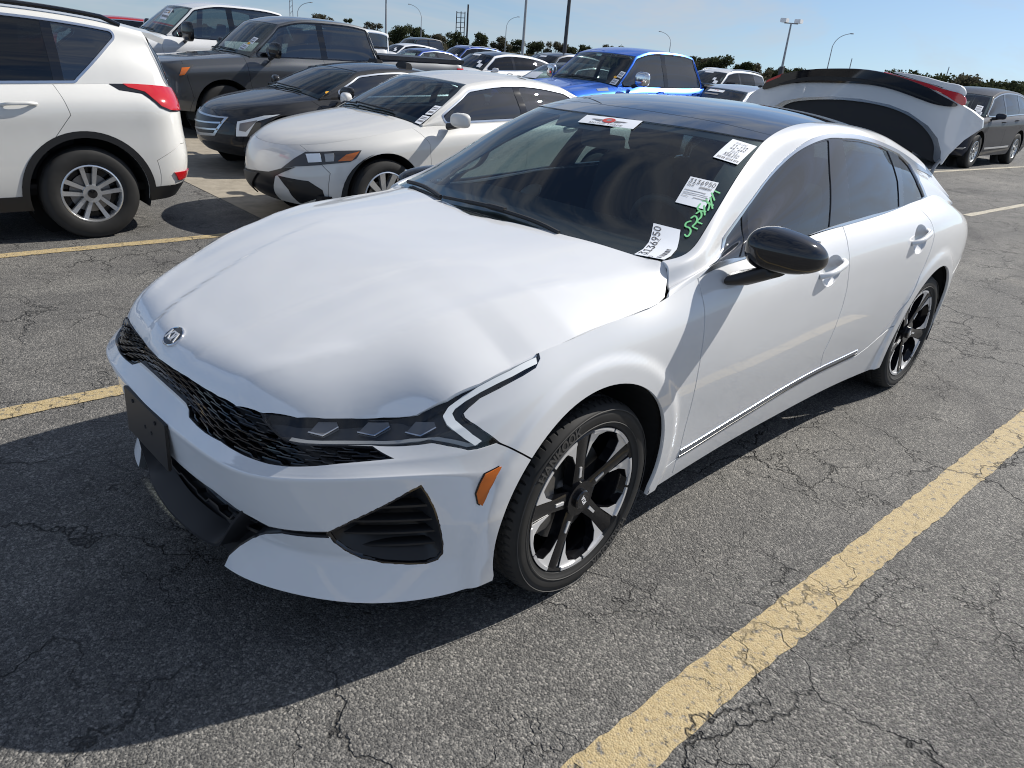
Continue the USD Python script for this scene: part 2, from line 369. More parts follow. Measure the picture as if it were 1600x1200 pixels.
def asphalt_nodes():
    n = {
        "g": ("geometry", {}),
        # aggregate
        "v": ("voronoi_texture", {"scale": 150.0, "feature": "f1"}),
        "v2": ("voronoi_texture", {"scale": 380.0, "feature": "f1"}),
        "sc": ("separate_color", {}), "sc2": ("separate_color", {}),
        "r1": ("rgb_ramp", {"ramp": [(0, (.040, .040, .040)), (.5, (.088, .087, .084)), (.82, (.175, .169, .158)), (1, (.34, .325, .30))]}),
        "r2": ("rgb_ramp", {"ramp": [(0, (.030, .030, .031)), (.6, (.105, .103, .099)), (1, (.26, .25, .235))]}),
        "mm": ("mix", {"fac": .45}),
        # worn, oily and dusty areas
        "big": ("noise_texture", {"scale": .55, "detail": 5.0, "roughness": .6}),
        "bigr": ("rgb_ramp", {"ramp": [(.3, (.80, .80, .81)), (.7, (1.25, 1.23, 1.20))]}),
        "mid": ("noise_texture", {"scale": 5.0, "detail": 6.0, "roughness": .7}),
        "midr": ("rgb_ramp", {"ramp": [(.3, (.82, .82, .82)), (.72, (1.18, 1.18, 1.17))]}),
        "mb": ("mix", {"mix_type": "multiply", "fac": 1.0}), "mc": ("mix", {"mix_type": "multiply", "fac": 1.0}),
        # cracks
        "dn": ("noise_texture", {"scale": 2.6, "detail": 5.0, "roughness": .62}),
        "ds": ("vector_math", {"math_type": "scale", "scale": .55}), "da": ("vector_math", {"math_type": "add"}),
        "c1": ("voronoi_texture", {"scale": 1.15, "feature": "distance_to_edge"}),
        "c2": ("voronoi_texture", {"scale": 3.3, "feature": "distance_to_edge"}),
        "c1r": ("rgb_ramp", {"ramp": [(0, (.9, .9, .9)), (.003, (.75, .75, .75)), (.009, (0, 0, 0))]}),
        "c2r": ("rgb_ramp", {"ramp": [(0, (.75, .75, .75)), (.006, (.5, .5, .5)), (.016, (0, 0, 0))]}),
        "cm": ("noise_texture", {"scale": .9, "detail": 4.0}),
        "cmr": ("rgb_ramp", {"ramp": [(.40, (0, 0, 0)), (.56, (1, 1, 1))]}),
        "cm2": ("noise_texture", {"scale": 1.7, "detail": 5.0}),
        "cm2r": ("rgb_ramp", {"ramp": [(.44, (0, 0, 0)), (.60, (1, 1, 1))]}),
        "x1": ("mix", {"mix_type": "multiply", "fac": 1.0}), "x2": ("mix", {"mix_type": "multiply", "fac": 1.0}), "cr": ("mix", {"mix_type": "lighten", "fac": 1.0}),
        "sep": ("separate_color", {}),
    }
    n.update({"st": ("noise_texture", {"scale": .9, "detail": 3.0, "roughness": .5, "distortion": .6}), "str": ("rgb_ramp", {"ramp": [(.30, (.62, .62, .64)), (.40, (1, 1, 1)), (.62, (1, 1, 1)), (.72, (1.22, 1.20, 1.16))]}),
              "tm": ("mapping", {"scale": (.12, 1.6, 1.0)}), "tn": ("noise_texture", {"scale": 1.3, "detail": 4.0}), "tr": ("rgb_ramp", {"ramp": [(.35, (.86, .86, .87)), (.65, (1.12, 1.12, 1.11))]}),
              "md": ("mix", {"mix_type": "multiply", "fac": 1.0}), "me": ("mix", {"mix_type": "multiply", "fac": 1.0})})
    l = [("g.position", "st.vector"), ("st.fac", "str.fac"), ("g.position", "tm.vector"), ("tm.vector", "tn.vector"), ("tn.fac", "tr.fac"), ("mc.color", "md.color1"), ("str.color", "md.color2"), ("md.color", "me.color1"), ("tr.color", "me.color2"),
         ("g.position", "v.vector"), ("g.position", "v2.vector"), ("v.color", "sc.color"), ("v2.color", "sc2.color"), ("sc.r", "r1.fac"), ("sc2.g", "r2.fac"), ("r1.color", "mm.color1"), ("r2.color", "mm.color2"),
         ("g.position", "big.vector"), ("big.fac", "bigr.fac"), ("g.position", "mid.vector"), ("mid.fac", "midr.fac"), ("mm.color", "mb.color1"), ("bigr.color", "mb.color2"), ("mb.color", "mc.color1"), ("midr.color", "mc.color2"),
         ("g.position", "dn.vector"), ("dn.color", "ds.vector1"), ("g.position", "da.vector1"), ("ds.vector", "da.vector2"), ("da.vector", "c1.vector"), ("da.vector", "c2.vector"),
         ("c1.distance", "c1r.fac"), ("c2.distance", "c2r.fac"), ("g.position", "cm.vector"), ("cm.fac", "cmr.fac"), ("g.position", "cm2.vector"), ("cm2.fac", "cm2r.fac"),
         ("c1r.color", "x1.color1"), ("cmr.color", "x1.color2"), ("c2r.color", "x2.color1"), ("cm2r.color", "x2.color2"), ("x1.color", "cr.color1"), ("x2.color", "cr.color2"), ("cr.color", "sep.color")]
    return n, l
n, l = asphalt_nodes()
n.update({"fin": ("mix", {"color2": (.012, .012, .012)}), "h1": ("math", {"math_type": "multiply_add", "value2": -.6, "value3": .0}), "h2": ("math", {"math_type": "multiply_add", "value2": -1.6}),
          "b": ("bump", {"strength": .9, "distance": .006}), "p": ("principled_bsdf", {"roughness": .82, "specular_ior_level": .35})})
l += [("me.color", "fin.color1"), ("sep.r", "fin.fac"), ("fin.color", "p.base_color"), ("v.distance", "h1.value1"), ("sep.r", "h2.value1"), ("h1.value", "h2.value3"), ("h2.value", "b.height"), ("b.normal", "p.normal")]
M('asphalt', n, l)
def line_material(name, c0, c1):
    n, l = asphalt_nodes()
    n.update({"wn": ("noise_texture", {"scale": 38.0, "detail": 5.0, "roughness": .7}), "wr": ("rgb_ramp", {"ramp": [(.34, (1, 1, 1)), (.46, (.12, .12, .12)), (.75, (0, 0, 0))]}),
              "yc": ("mix", {"color1": c0, "color2": c1}), "w": ("mix", {}), "fin": ("mix", {"color2": (.018, .017, .015)}),
              "h1": ("math", {"math_type": "multiply_add", "value2": -.5, "value3": .0}), "h2": ("math", {"math_type": "multiply_add", "value2": -1.6}),
              "b": ("bump", {"strength": .8, "distance": .005}), "p": ("principled_bsdf", {"roughness": .75})})
    l += [("g.position", "wn.vector"), ("wn.fac", "wr.fac"), ("sc.g", "yc.fac"), ("yc.color", "w.color1"), ("mc.color", "w.color2"), ("wr.color", "w.fac"), ("w.color", "fin.color1"), ("sep.r", "fin.fac"),
          ("fin.color", "p.base_color"), ("v.distance", "h1.value1"), ("sep.r", "h2.value1"), ("h1.value", "h2.value3"), ("h2.value", "b.height"), ("b.normal", "p.normal")]
    M(name, n, l)
line_material('yellow_line', (.34, .255, .12), (.45, .355, .195))
line_material('pale_line', (.40, .36, .28), (.48, .43, .33))
M('concrete', {"g": ("geometry", {}), "n": ("noise_texture", {"scale": 6.0, "detail": 8.0, "roughness": .7}), "r": ("rgb_ramp", {"ramp": [(.3, (.20, .175, .135)), (.7, (.33, .29, .23))]}), "p": ("principled_bsdf", {"roughness": .85})},
  [("g.position", "n.vector"), ("n.fac", "r.fac"), ("r.color", "p.base_color")])
def leaf(name, c0, c1):
    M(name, {"o": ("geometry", {}), "r": ("rgb_ramp", {"ramp": [(0, c0), (1, c1)]}), "d": ("diffuse_bsdf", {}), "t": ("translucent_bsdf", {}), "m": ("mix_closure", {"fac": .3})},
      [("o.random_per_island", "r.fac"), ("r.color", "d.color"), ("r.color", "t.color"), ("d.BSDF", "m.closure1"), ("t.BSDF", "m.closure2")], surface='m.closure')
leaf('leaf_green', (.05, .06, .032), (.20, .205, .115)); leaf('leaf_dull', (.09, .085, .058), (.24, .215, .15))
plain('bark', (.10, .08, .06), .9)
plain('grass', (.10, .10, .05), .95)
# ------------------------------------------------------------------ wheels
def arc_text(text, h, r, th, depth=.0015, bold=True, flip=False):
    """letters standing on a circle of radius r round the y axis, centred at angle th from straight up"""
    t = meshkit.text_mesh(text, h, depth, bold); V = t.vertices.copy(); w = V[:, 0].max()
    a = th + (V[:, 0] - w / 2) / r; rr = r + V[:, 1] - h / 2
    t.vertices = np.stack([-rr * np.sin(a), V[:, 2], rr * np.cos(a)], 1)      # seen from +y the letters run clockwise
    t.faces = t.faces[:, ::-1]
    return t
def tyre_mesh(Rt, Rr, w, detail=False):
    """outer face at y = 0, inner at y = -w"""
    n = 180 if detail else 56
    s = Rt - Rr
    prof = [(Rr - .004, -.016), (Rr + .004, -.006), (Rr + .012, -.004), (Rr + .016, -.001), (Rr + .3 * s, .004), (Rr + .55 * s, .005), (Rr + .60 * s, .0035), (Rr + .74 * s, .001), (Rr + .80 * s, -.002), (Rr + .93 * s, -.013), (Rt - .001, -.027)]
    ys = np.linspace(-.03, -w + .03, 49 if detail else 9)
    def tread(y):
        r = Rt + .0015 - .004 * abs((y + w / 2) / (w / 2)) ** 4
        for g in (.28, .43, .57, .72):
            if abs(y + w * g) < .0055: r -= .007
        return r
    prof += [(tread(y), y) for y in ys] + [(Rt - .001, -w + .027), (Rr + .55 * s, -w - .004), (Rr, -w + .008)]
    m = lathe(prof, 360 if detail else n)
    if detail:
        V = m.vertices; r = np.hypot(V[:, 0], V[:, 2]); th = np.arctan2(V[:, 0], V[:, 2]); y = V[:, 1]
        blk = (th * 72 / (2 * np.pi) + np.sign(y + w / 2) * (abs(y + w / 2) * 9) ** 1.3 * .3) % 1.0
        cut = (r > Rt - .006) & (y < -.024) & (y > -w + .024) & (blk < .2)
        shoulder = (y > -.05) | (y < -w + .05)
        k = np.where(cut, (r - np.where(shoulder, .006, .004)) / r, 1.0)
        V[:, 0] *= k; V[:, 2] *= k; m.vertices = V
    return m
def rim_barrel(Rr, w, inset=.02):
    return lathe([(Rr, -.010), (Rr - .004, -.006), (Rr - .012, -.010), (Rr - .018, -.030), (Rr - .03, -.06), (Rr - .035, -w * .8)], 64)
def sector(a0, a1, r0, r1, n=6):
    a = np.linspace(a0, a1, n)
    return [(r1 * math.sin(t), r1 * math.cos(t)) for t in a] + [(r0 * math.sin(t), r0 * math.cos(t)) for t in a[::-1]]
def dish(m, Rr, depth=.022):
    """sink a flat wheel face towards the hub"""
    V = m.vertices; r = np.hypot(V[:, 0], V[:, 2]); V[:, 1] -= depth * (1 - np.clip(r / Rr, 0, 1) ** 2); m.vertices = V; return m
def fine(poly, y0, y1, cell=.018):
    """a plate with a fine triangle grid so that it can be dished"""
    q, F = cut_grid(poly, cell, cell)
    top = np.stack([q[:, 0], np.full(len(q), y1), q[:, 1]], 1); F = F[:, ::-1]
    E = np.vstack([F[:, [0, 1]], F[:, [1, 2]], F[:, [2, 0]]]); key = np.sort(E, 1); _, inv, cnt = np.unique(key, axis=0, return_inverse=True, return_counts=True); B = E[cnt[inv.ravel()] == 1]
    bot = top.copy(); bot[:, 1] = y0; k = len(top); W = np.vstack([np.stack([B[:, 1], B[:, 0], B[:, 0] + k], 1), np.stack([B[:, 1], B[:, 0] + k, B[:, 1] + k], 1)])
    return trimesh.Trimesh(np.vstack([top, bot]), np.vstack([F, W]), process=False)
def rotp(poly, a): return shapely.affinity.rotate(poly, -math.degrees(a), origin=(0, 0))
import shapely.affinity

def sporty_wheel(parent, name, loc, side, steer, phase, Rt=.339, Rr=.256, w=.245):
    """a black wheel with five broad spokes and machined fins, on a detailed tyre"""
    M_ = T(*loc) @ R(steer, [0, 0, 1]) @ (np.diag([1, side, 1, 1.0]))
    def P(nm, mesh, mat, par, sm=30, label=None):
        mesh = mesh.copy(); mesh.apply_transform(M_)
        return put(nm, mesh, mat, par, sm, label)
    ty = P(name, tyre_mesh(Rt, Rr, w, True), 'tyre', parent, 35)
    for a in (-.62, -.62 + math.pi):
        lt = arc_text('HANKOOK', .030, Rr + .040, a); lt.apply_translation((0, .0045, 0)); P('tyre_lettering', lt, 'tyre_letter', ty, False)
    lt2 = join(*[lathe([(Rr + rr, .0052), (Rr + rr + .0015, .0068), (Rr + rr + .003, .0052)], 96) for rr in (.020, .062)]); P('tyre_ring', lt2, 'tyre_letter', ty, 30)
    P('rim', rim_barrel(Rr, w), 'wheel_black', ty, 40)
    disc = lathe([(.045, -.10), (.17, -.10), (.17, -.085), (.06, -.085), (.05, -.06), (0.001, -.06)], 48); P('brake_disc', disc, 'brake_metal', ty, 30)
    cal = tbox(0, 0, 0, .10, .06, .20, .02); cal.apply_transform(T(.15, -.085, .02)); P('brake_caliper', cal, 'brake_metal', ty, 30)
    hubp = dish(fine(Point(0, 0).buffer(.062, 24), -.055, -.012), Rr, .010)
    P('hub', hubp, 'wheel_black', ty, 35)
    for k in range(5):
        a = phase + k * 2 * math.pi / 5
        bar = Polygon([(-.030, .04), (.030, .04), (.0235, .13), (.026, .20), (.034, .250), (-.034, .250), (-.026, .20), (-.0235, .13)])
        sp = dish(fine(rotp(bar, a), -.050, -.010), Rr)
        V = sp.vertices; c, s_ = math.cos(a), math.sin(a); lat = V[:, 0] * c - V[:, 2] * s_; V[:, 1] -= np.where(V[:, 1] > -.045, .5 * abs(lat) ** 1.25 - .004, 0); sp.vertices = V
        spk = P('spoke', sp, 'wheel_black', ty, 25)
        dash = dish(fine(rotp(Polygon([(-.0055, .084), (.0055, .084), (.0045, .124), (-.0045, .124)]), a), -.012, -.0035, .02), Rr); P('spoke_inlay', dash, 'machined', spk, 25)
        for sg in (-1, 1):
            fin = Polygon([(sg * .035, .2515), (sg * .026, .150), (sg * .046, .192), (sg * .074, .216), (sg * .112, .212), (sg * .116, .222), (sg * .072, .2415)])
            body = dish(fine(rotp(fin.buffer(.002), a), -.045, -.0105), Rr, .022); fn_ = P('spoke_fin', body, 'wheel_black', spk, 25)
            face = dish(fine(rotp(fin, a), -.010, -.0085), Rr, .022); P('machined_face', face, 'machined', spk, 25)
        a0, a1 = a + math.radians(26), a + math.radians(46)
        rg = Polygon(sector(a + math.radians(9.5), a + math.radians(34.5), .2425, .2535, 10)); P('rim_edge', fine(rg, -.012, -.0045), 'machined', ty, 25)
        rg = Polygon(sector(a + math.radians(37), a + math.radians(62.5), .2425, .2535, 10)); P('rim_edge', fine(rg, -.012, -.0045), 'machined', ty, 25)
        nut = lathe([(.009, -.03), (.009, -.016), (.005, -.014), (.0005, -.014)], 12); an = a + math.pi / 5; nut.apply_translation((.05 * math.sin(an), -.012, .05 * math.cos(an))); P('wheel_nut', nut, 'brake_metal', ty, 30)
    cap = lathe([(.034, -.030), (.034, -.012), (.030, -.008), (.0005, -.008)], 32); cp = P('hub_cap', cap, 'gloss_black', ty, 30)
    tx = meshkit.text_mesh('KIA', .015, .001, True); V = tx.vertices; V[:, 0] -= V[:, 0].max() / 2; V[:, 1] -= .0075
    tx.vertices = np.stack([-V[:, 0], V[:, 2] - .008, V[:, 1]], 1); tx.faces = tx.faces[:, ::-1]; tx.apply_transform(R(2.1, [0, 1, 0])); P('cap_lettering', tx, 'lamp_white', ty, False)
    return ty

# ------------------------------------------------------------------ the white sedan in front
def ring_surface(rows, front_sharp, nu=420, sharp_end=(.9, 1.3)):
    """rows: r lists of (x, y, z) from the front centre round the left side to the rear centre; gives the whole ring, u = 0 at the front centre"""
    A = np.asarray(rows, float); A = A + 0.0                             # (r, s, 3)
    full = np.concatenate([A[:, :0:-1] * [1, -1, 1], A], 1)
    d = np.linalg.norm(np.diff(full, axis=1), axis=2).mean(0); t = np.concatenate([[0], np.cumsum(d)]); t -= t[-1] / 2
    cs = CubicSpline(t, full, axis=1, bc_type='natural'); tt = np.linspace(t[0], t[-1], 2 * nu + 1)
    D = cs(tt)                                                           # (r, n, 3)
    dv = np.linalg.norm(np.diff(A, axis=0), axis=2).mean(1); v = np.concatenate([[0], np.cumsum(dv)])
    vv = np.unique(np.concatenate([np.linspace(v[i], v[i + 1], 9) for i in range(len(v) - 1)]))
    sm = CubicSpline(v, D, axis=0, bc_type='natural')(vv)
    lin = np.stack([[np.interp(vv, v, D[:, j, k]) for j in range(D.shape[1])] for k in range(3)], -1).transpose(1, 0, 2)
    w = np.clip((sharp_end[1] - abs(tt)) / (sharp_end[1] - sharp_end[0]), 0, 1)[None, :, None] * front_sharp; w = w * w * (3 - 2 * w)
    P = sm * (1 - w) + lin * w
    S = Surf(P, u=tt, v=vv); S.rows_v = v
    return S

def main_sedan():
    car = thing('sedan', 'white four-door sedan with open trunk and black roof, biggest car in front', 'car')
    tb = [ # r0 bottom, r1, r2, r3 crease, r4 grille foot, r5, r6 top edge
     [(.955,0,.19),(.915,0,.33),(.985,0,.48),(1.0,0,.600),(.945,0,.656),(.948,0,.70),(.945,0,.735)],
     [(.952,.2,.19),(.915,.2,.33),(.978,.2,.475),(.993,.2,.600),(.945,.2,.653),(.943,.2,.70),(.928,.2,.735)],
     [(.940,.41,.205),(.890,.41,.33),(.940,.40,.46),(.974,.42,.602),(.942,.41,.642),(.928,.40,.69),(.898,.41,.735)],
     [(.862,.585,.21),(.825,.575,.33),(.868,.578,.46),(.914,.575,.604),(.873,.578,.637),(.862,.56,.69),(.800,.553,.735)],
     [(.715,.755,.21),(.690,.735,.33),(.718,.738,.46),(.758,.748,.625),(.772,.700,.652),(.735,.680,.69),(.690,.641,.737)],
     [(.530,.858,.21),(.530,.855,.33),(.550,.865,.46),(.570,.862,.625),(.600,.825,.668),(.585,.805,.71),(.570,.756,.760)],
     [(.40,.892,.22),(.40,.905,.33),(.405,.915,.46),(.40,.915,.60),(.395,.905,.68),(.375,.885,.770),(.36,.836,.856)],
     [(.18,.905,.22),(.18,.915,.33),(.175,.922,.46),(.17,.925,.60),(.16,.919,.71),(.15,.905,.815),(.14,.865,.905)],
     [(-.1,.90,.22),(-.1,.912,.33),(-.1,.922,.46),(-.1,.927,.62),(-.1,.921,.74),(-.1,.905,.845),(-.1,.870,.930)],
     [(-.38,.88,.205),(-.38,.895,.31),(-.38,.908,.46),(-.38,.920,.63),(-.38,.918,.77),(-.37,.900,.875),(-.335,.855,.945)],
     [(-.55,.875,.210),(-.55,.890,.30),(-.55,.905,.46),(-.55,.922,.64),(-.55,.919,.79),(-.55,.896,.90),(-.54,.850,.993)],
     [(-.90,.873,.228),(-.90,.888,.31),(-.90,.908,.46),(-.90,.925,.64),(-.90,.921,.80),(-.90,.898,.93),(-.90,.836,1.012)],
     [(-1.4,.873,.236),(-1.4,.888,.32),(-1.4,.908,.46),(-1.4,.925,.64),(-1.4,.922,.81),(-1.4,.900,.95),(-1.4,.834,1.045)],
     [(-1.9,.875,.234),(-1.9,.890,.32),(-1.9,.910,.46),(-1.9,.926,.64),(-1.9,.924,.82),(-1.9,.902,.965),(-1.9,.829,1.060)],
     [(-2.3,.885,.222),(-2.3,.902,.32),(-2.3,.920,.46),(-2.3,.932,.65),(-2.3,.930,.82),(-2.3,.903,.975),(-2.3,.815,1.073)],
     [(-2.6,.90,.215),(-2.6,.915,.33),(-2.6,.928,.47),(-2.6,.938,.65),(-2.6,.935,.82),(-2.58,.902,.985),(-2.55,.796,1.083)],
     [(-2.87,.905,.215),(-2.87,.915,.33),(-2.87,.925,.47),(-2.87,.935,.65),(-2.87,.930,.82),(-2.85,.892,.985),(-2.8,.775,1.086)],
     [(-3.2,.88,.22),(-3.2,.892,.34),(-3.2,.905,.48),(-3.2,.914,.65),(-3.2,.906,.82),(-3.16,.868,.965),(-3.1,.748,1.072)],
     [(-3.5,.80,.24),(-3.5,.828,.36),(-3.5,.846,.50),(-3.5,.862,.66),(-3.5,.860,.82),(-3.45,.828,.93),(-3.38,.752,1.0)],
     [(-3.74,.62,.27),(-3.79,.64,.38),(-3.82,.66,.50),(-3.85,.67,.66),(-3.87,.66,.80),(-3.85,.63,.90),(-3.70,.60,.955)],
     [(-3.82,.32,.27),(-3.87,.33,.38),(-3.90,.34,.50),(-3.93,.34,.66),(-3.96,.33,.80),(-3.95,.31,.90),(-3.78,.30,.965)],
     [(-3.84,0,.27),(-3.89,0,.38),(-3.92,0,.50),(-3.95,0,.66),(-3.98,0,.80),(-3.97,0,.90),(-3.80,0,.97)]]
    B = ring_surface(np.array(tb).transpose(1, 0, 2), 1.0, 460, (1.02, 1.30))
    vt = B.v[-1]
    def L(pts): return B.px(pts, 1)
    def up_(q): q = q.copy(); q[:, 1] = vt + .03; return q
    def mp(g): return shapely.affinity.scale(g, -1, 1, origin=(0, 0))
    def both(g): return unary_union([g, mp(g)])
    # outlines read off the photograph on the left half; the right half mirrors it
    gb = L([(290,630),(295,652),(307,665),(320,676),(345,690),(382,712),(400,719),(420,725),(450,729),(487,728.5),(525,725),(570,721),(616,716.5)])
    hl_in = L([(582,697),(540,696),(500,696),(462,694),(450,689),(432.5,677.5),(415,660),(409,644)])
    q0 = np.array([[0, gb[0, 1] + .004]]); q1 = up_(hl_in[-1:]); q2 = np.array([[0, vt + .03]])
    gr_half = Polygon(np.vstack([q0, gb, hl_in, q1, q2])).buffer(0)
    grille = both(gr_half).buffer(.0005)
    hl_low = L([(409,644),(415,660),(432.5,677.5),(450,689),(462,694),(500,696),(580,696),(675,692.5),(700,697.5),(732,704),(745,702.5),(781,691),(755,672),(736,659),(727,652),(724.5,646),(732.5,637.5),(750,622.5),(780,607.5),(817.5,587.5),(837.5,575),(844.5,560)])
    hl_top = up_(L([(843,556),(800,573),(750,594),(700,620),(655,646),(600,650),(525,650.5),(450,647),(409,643)]))
    head = Polygon(np.vstack([hl_low, hl_top])).buffer(0)
    in_top = L([(271,716),(295,737.5),(332,765),(370,795),(395,809),(420,822.5),(450,828),(512,831)])
    in_low = L([(514,841),(440,834),(415,834.5),(395,841),(375,853),(358,868)])
    intake_half = Polygon(np.vstack([[[0, in_top[0, 1]]], in_top, in_low, [[in_low[-1, 0] - .02, -.05]], [[0, -.05]]])).buffer(0)
    intake = both(intake_half).buffer(.0005)
    vent = Polygon(L([(510,832),(550,813),(600,789),(640,767),(658,758),(668,772),(680,795),(688,822),(693,850),(692,865),(684,875),(665,881),(640,882),(600,880),(565,873),(540,861),(522,848)])).buffer(0)
    def arch(cx, cz, r, side=1):
        a = np.linspace(-.28, math.pi + .28, 60); q = B.xz(np.stack([cx + r * np.cos(a), cz + r * np.sin(a)], 1), side)
        return Polygon(np.vstack([[[q[0, 0], -.1]], q, [[q[-1, 0], -.1]]])).buffer(0)
    arches = unary_union([arch(.0, .352, .402), arch(-2.85, .350, .392)]); arches = both(arches)
    seams_l = [L([(760,683),(775,690),(800,701),(830,717),(850,730)]),
               np.vstack([up_(L([(1092,434)])), L([(1091,437),(1097,462),(1101,485),(1101,503),(1100,520),(1095,556),(1090,585),(1079,637),(1070,670),(1062,703),(1057,716),(1050,740)])]),
               np.vstack([up_(L([(1318,352)])), L([(1321,366),(1325,385),(1327,407),(1326,430),(1323,453),(1316,480),(1308,503),(1297,530),(1287,550),(1283,565),(1281.7,582)])]),
               np.vstack([up_(L([(1426,320)])), L([(1432,323),(1444,333),(1455,347),(1460,368),(1456,385),(1449.5,403),(1436,433),(1417,468),(1398,495),(1382,515),(1373,527)])]),
               L([(1025,748),(1040,730),(1057,716),(1113,681),(1170,646),(1225,612),(1283,580.5),(1312,567),(1337,556),(1356,542),(1373,527),(1395,508)]),
               np.vstack([B.xz([(-3.18,.1),(-3.22,.45),(-3.24,.62),(-3.42,.70)]), [[B.u[-1] - .35, B.rows_v[3] + .03]], [[B.u[-1], B.rows_v[3] + .03]]])]
    seams = seams_l + [s * [-1, 1] for s in seams_l]
    openings = unary_union([grille, both(head), intake, both(vent), arches])
    dom = B.full().difference(openings)
    pieces = lines_cut(dom, seams, .006)
    # marker points name the pieces
    def inside(pt):
        for p in pieces:
            if p.contains(Point(pt)): return p
        d = [p.distance(Point(pt)) for p in pieces]; return pieces[int(np.argmin(d))]
    mk = {'front_bumper': L([(600,760)])[0], 'fender': L([(960,540)])[0], 'front_door': L([(1180,560)])[0], 'rear_door': L([(1370,420)])[0], 'sill': L([(1150,675)])[0],
          'quarter_panel': B.xz([(-3.0,.95)])[0], 'rear_bumper': B.xz([(-3.4,.45)])[0]}
    def flare(q, p):
        o = np.zeros(len(q))
        for cx, cz, r in ((0, .352, .402), (-2.85, .35, .392)):
            d = np.hypot(p[:, 0] - cx, p[:, 2] - cz) - r; t = np.clip((.092 - d) / .034, 0, 1); o += .011 * t * t * (3 - 2 * t) * (abs(p[:, 1]) > .7)
        return o
    def sill_out(q, p):
        t = np.clip((q[:, 1]) / .10, 0, 1); return .020 * np.sin(np.pi * np.clip(q[:, 1] / .13, 0, 1)) ** .8 - .004
    # handles: a bowl in each door
    hc = B.xz([(-1.475, .905), (-2.455, .935)])
    def bowl(c): return shapely.affinity.rotate(shapely.affinity.scale(Point(*c).buffer(1, 24), .092, .048), 6)
    done = []
    for nm, pt in mk.items():
        g = inside(pt)
        if any(g.equals(d) for d in done): continue
        done.append(g)
        hole = None
        if nm == 'front_door': hole = bowl(hc[0])
        if nm == 'rear_door': hole = bowl(hc[1])
        if hole is not None: g = g.difference(hole)
        fo = flare if nm in ('fender', 'quarter_panel', 'front_bumper', 'rear_bumper', 'front_door', 'rear_door') else (sill_out if nm == 'sill' else None)
        t = patch(B, g, 0, .014, .014 if nm in ('fender', 'quarter_panel') else .022, .012, fo)
        if nm in ('front_bumper', 'rear_bumper'):
            emit(nm, *t[:2], 'white_paint', car, t[2])
        else:
            dl = emit(nm, *t[:2], 'white_paint', car, t[2]); m2 = mir(t); dr = emit(nm, *m2[:2], 'white_paint', car, m2[2])
            if hole is not None:
                c = hc[0] if nm == 'front_door' else hc[1]
                bw = patch(B, hole, 0, 0, .008, .008, lambda q, p: -.034 * np.clip(1 - (((q[:, 0] - c[0]) / .092) ** 2 + ((q[:, 1] - c[1]) / .048) ** 2), 0, 1) ** .6)
                s_ = np.linspace(-1, 1, 15); hq = np.stack([c[0] + .112 * s_, c[1] + .012 * s_ + .004], 1); hp = B.pos(hq); hn = B.nrm(hq)
                C = hp + hn * (.034 * (1 - abs(s_) ** 3.5) - .004)[:, None]
                bar = tube(C, .013, 12); ctr = C.mean(0); V = bar.vertices; ax = hn.mean(0)
                k = ((V - np.repeat(C, 12, 0).tolist() if False else V) @ ax); bar.vertices = V
                for d_, f_ in ((dl, False), (dr, True)):
                    b2 = mir(bw) if f_ else bw; emit('handle_recess', *b2[:2], 'white_paint', d_, b2[2])
                    h2 = bar.copy()
                    v_, f__, n_ = meshkit.arrays(h2, 60)
                    tt = mir((v_, f__, n_)) if f_ else (v_, f__, n_)
                    emit('handle', *tt[:2], 'white_paint', d_, tt[2])
    shell = patch(B, B.full().difference(unary_union([openings.buffer(.001), both(bowl(hc[0])), both(bowl(hc[1]))])), -.016, 0, .05, .04); emit('inner_shell', *shell[:2], 'inner_dark', car, shell[2])
    # wheel wells
    for cx, r in ((0, .400), (-2.85, .390)):
        for sd in (1, -1):
            a = np.linspace(-.35, math.pi + .35, 40); V, F = [], []
            for k, t_ in enumerate(a): V += [(cx + (r + .012) * math.cos(t_), sd * .895, .352 + (r + .012) * math.sin(t_)), (cx + (r + .012) * math.cos(t_), sd * .58, .352 + (r + .012) * math.sin(t_))]
            F = [(2 * k, 2 * k + 1, 2 * k + 3) for k in range(39)] + [(2 * k, 2 * k + 3, 2 * k + 2) for k in range(39)]
            disc = trimesh.creation.cylinder(.42, .02, sections=32); disc.apply_transform(T(cx, sd * .575, .36) @ R(math.pi / 2, [1, 0, 0]))
            put('wheel_well', join(trimesh.Trimesh(V, F, process=False), disc), 'wheel_well', car, False)
    # lips of the arches
    # ---- grille
    gp = patch(B, grille.buffer(.004), -.045, .0, .03, .02); gro = emit('grille', *gp[:2], 'grille_black', car, gp[2])
    gw = patch(B, grille.buffer(.001).difference(grille.buffer(-.004)), -.001, .05, .03, .02); emit('grille_frame', *gw[:2], 'grille_black', gro, gw[2])
    G2 = grille.buffer(-.004); v0, v1 = G2.bounds[1], min(G2.bounds[3], vt); ribs = []
    row = 0; v = v0 - .02
    while v < v1 + .05:
        L_, st = .092, .0125; lns = []
        for a in np.arange(-.2 + (row % 2) * L_ / 2, 1.10, L_): lns.append(LineString([(a, v), (a + L_ * .60, v - .003), (a + L_ * .74, v - st), (a + L_ * .98, v - st - .002)]).buffer(.0027, cap_style=2, join_style=2))
        for half in (1, -1):
            g_ = unary_union(lns); g_ = g_ if half == 1 else mp(g_)
            ln = g_.intersection(G2).intersection(B.full()).intersection(sbox(0, -1, 9, 9) if half == 1 else sbox(-9, -1, 0, 9))
            if not ln.is_empty: ribs.append(patch(B, ln, -.008, .024, .04, .04))
        v += .0235; row += 1
    rb = cat_(*ribs); emit('grille_bars', *rb[:2], 'gloss_black', gro, rb[2])
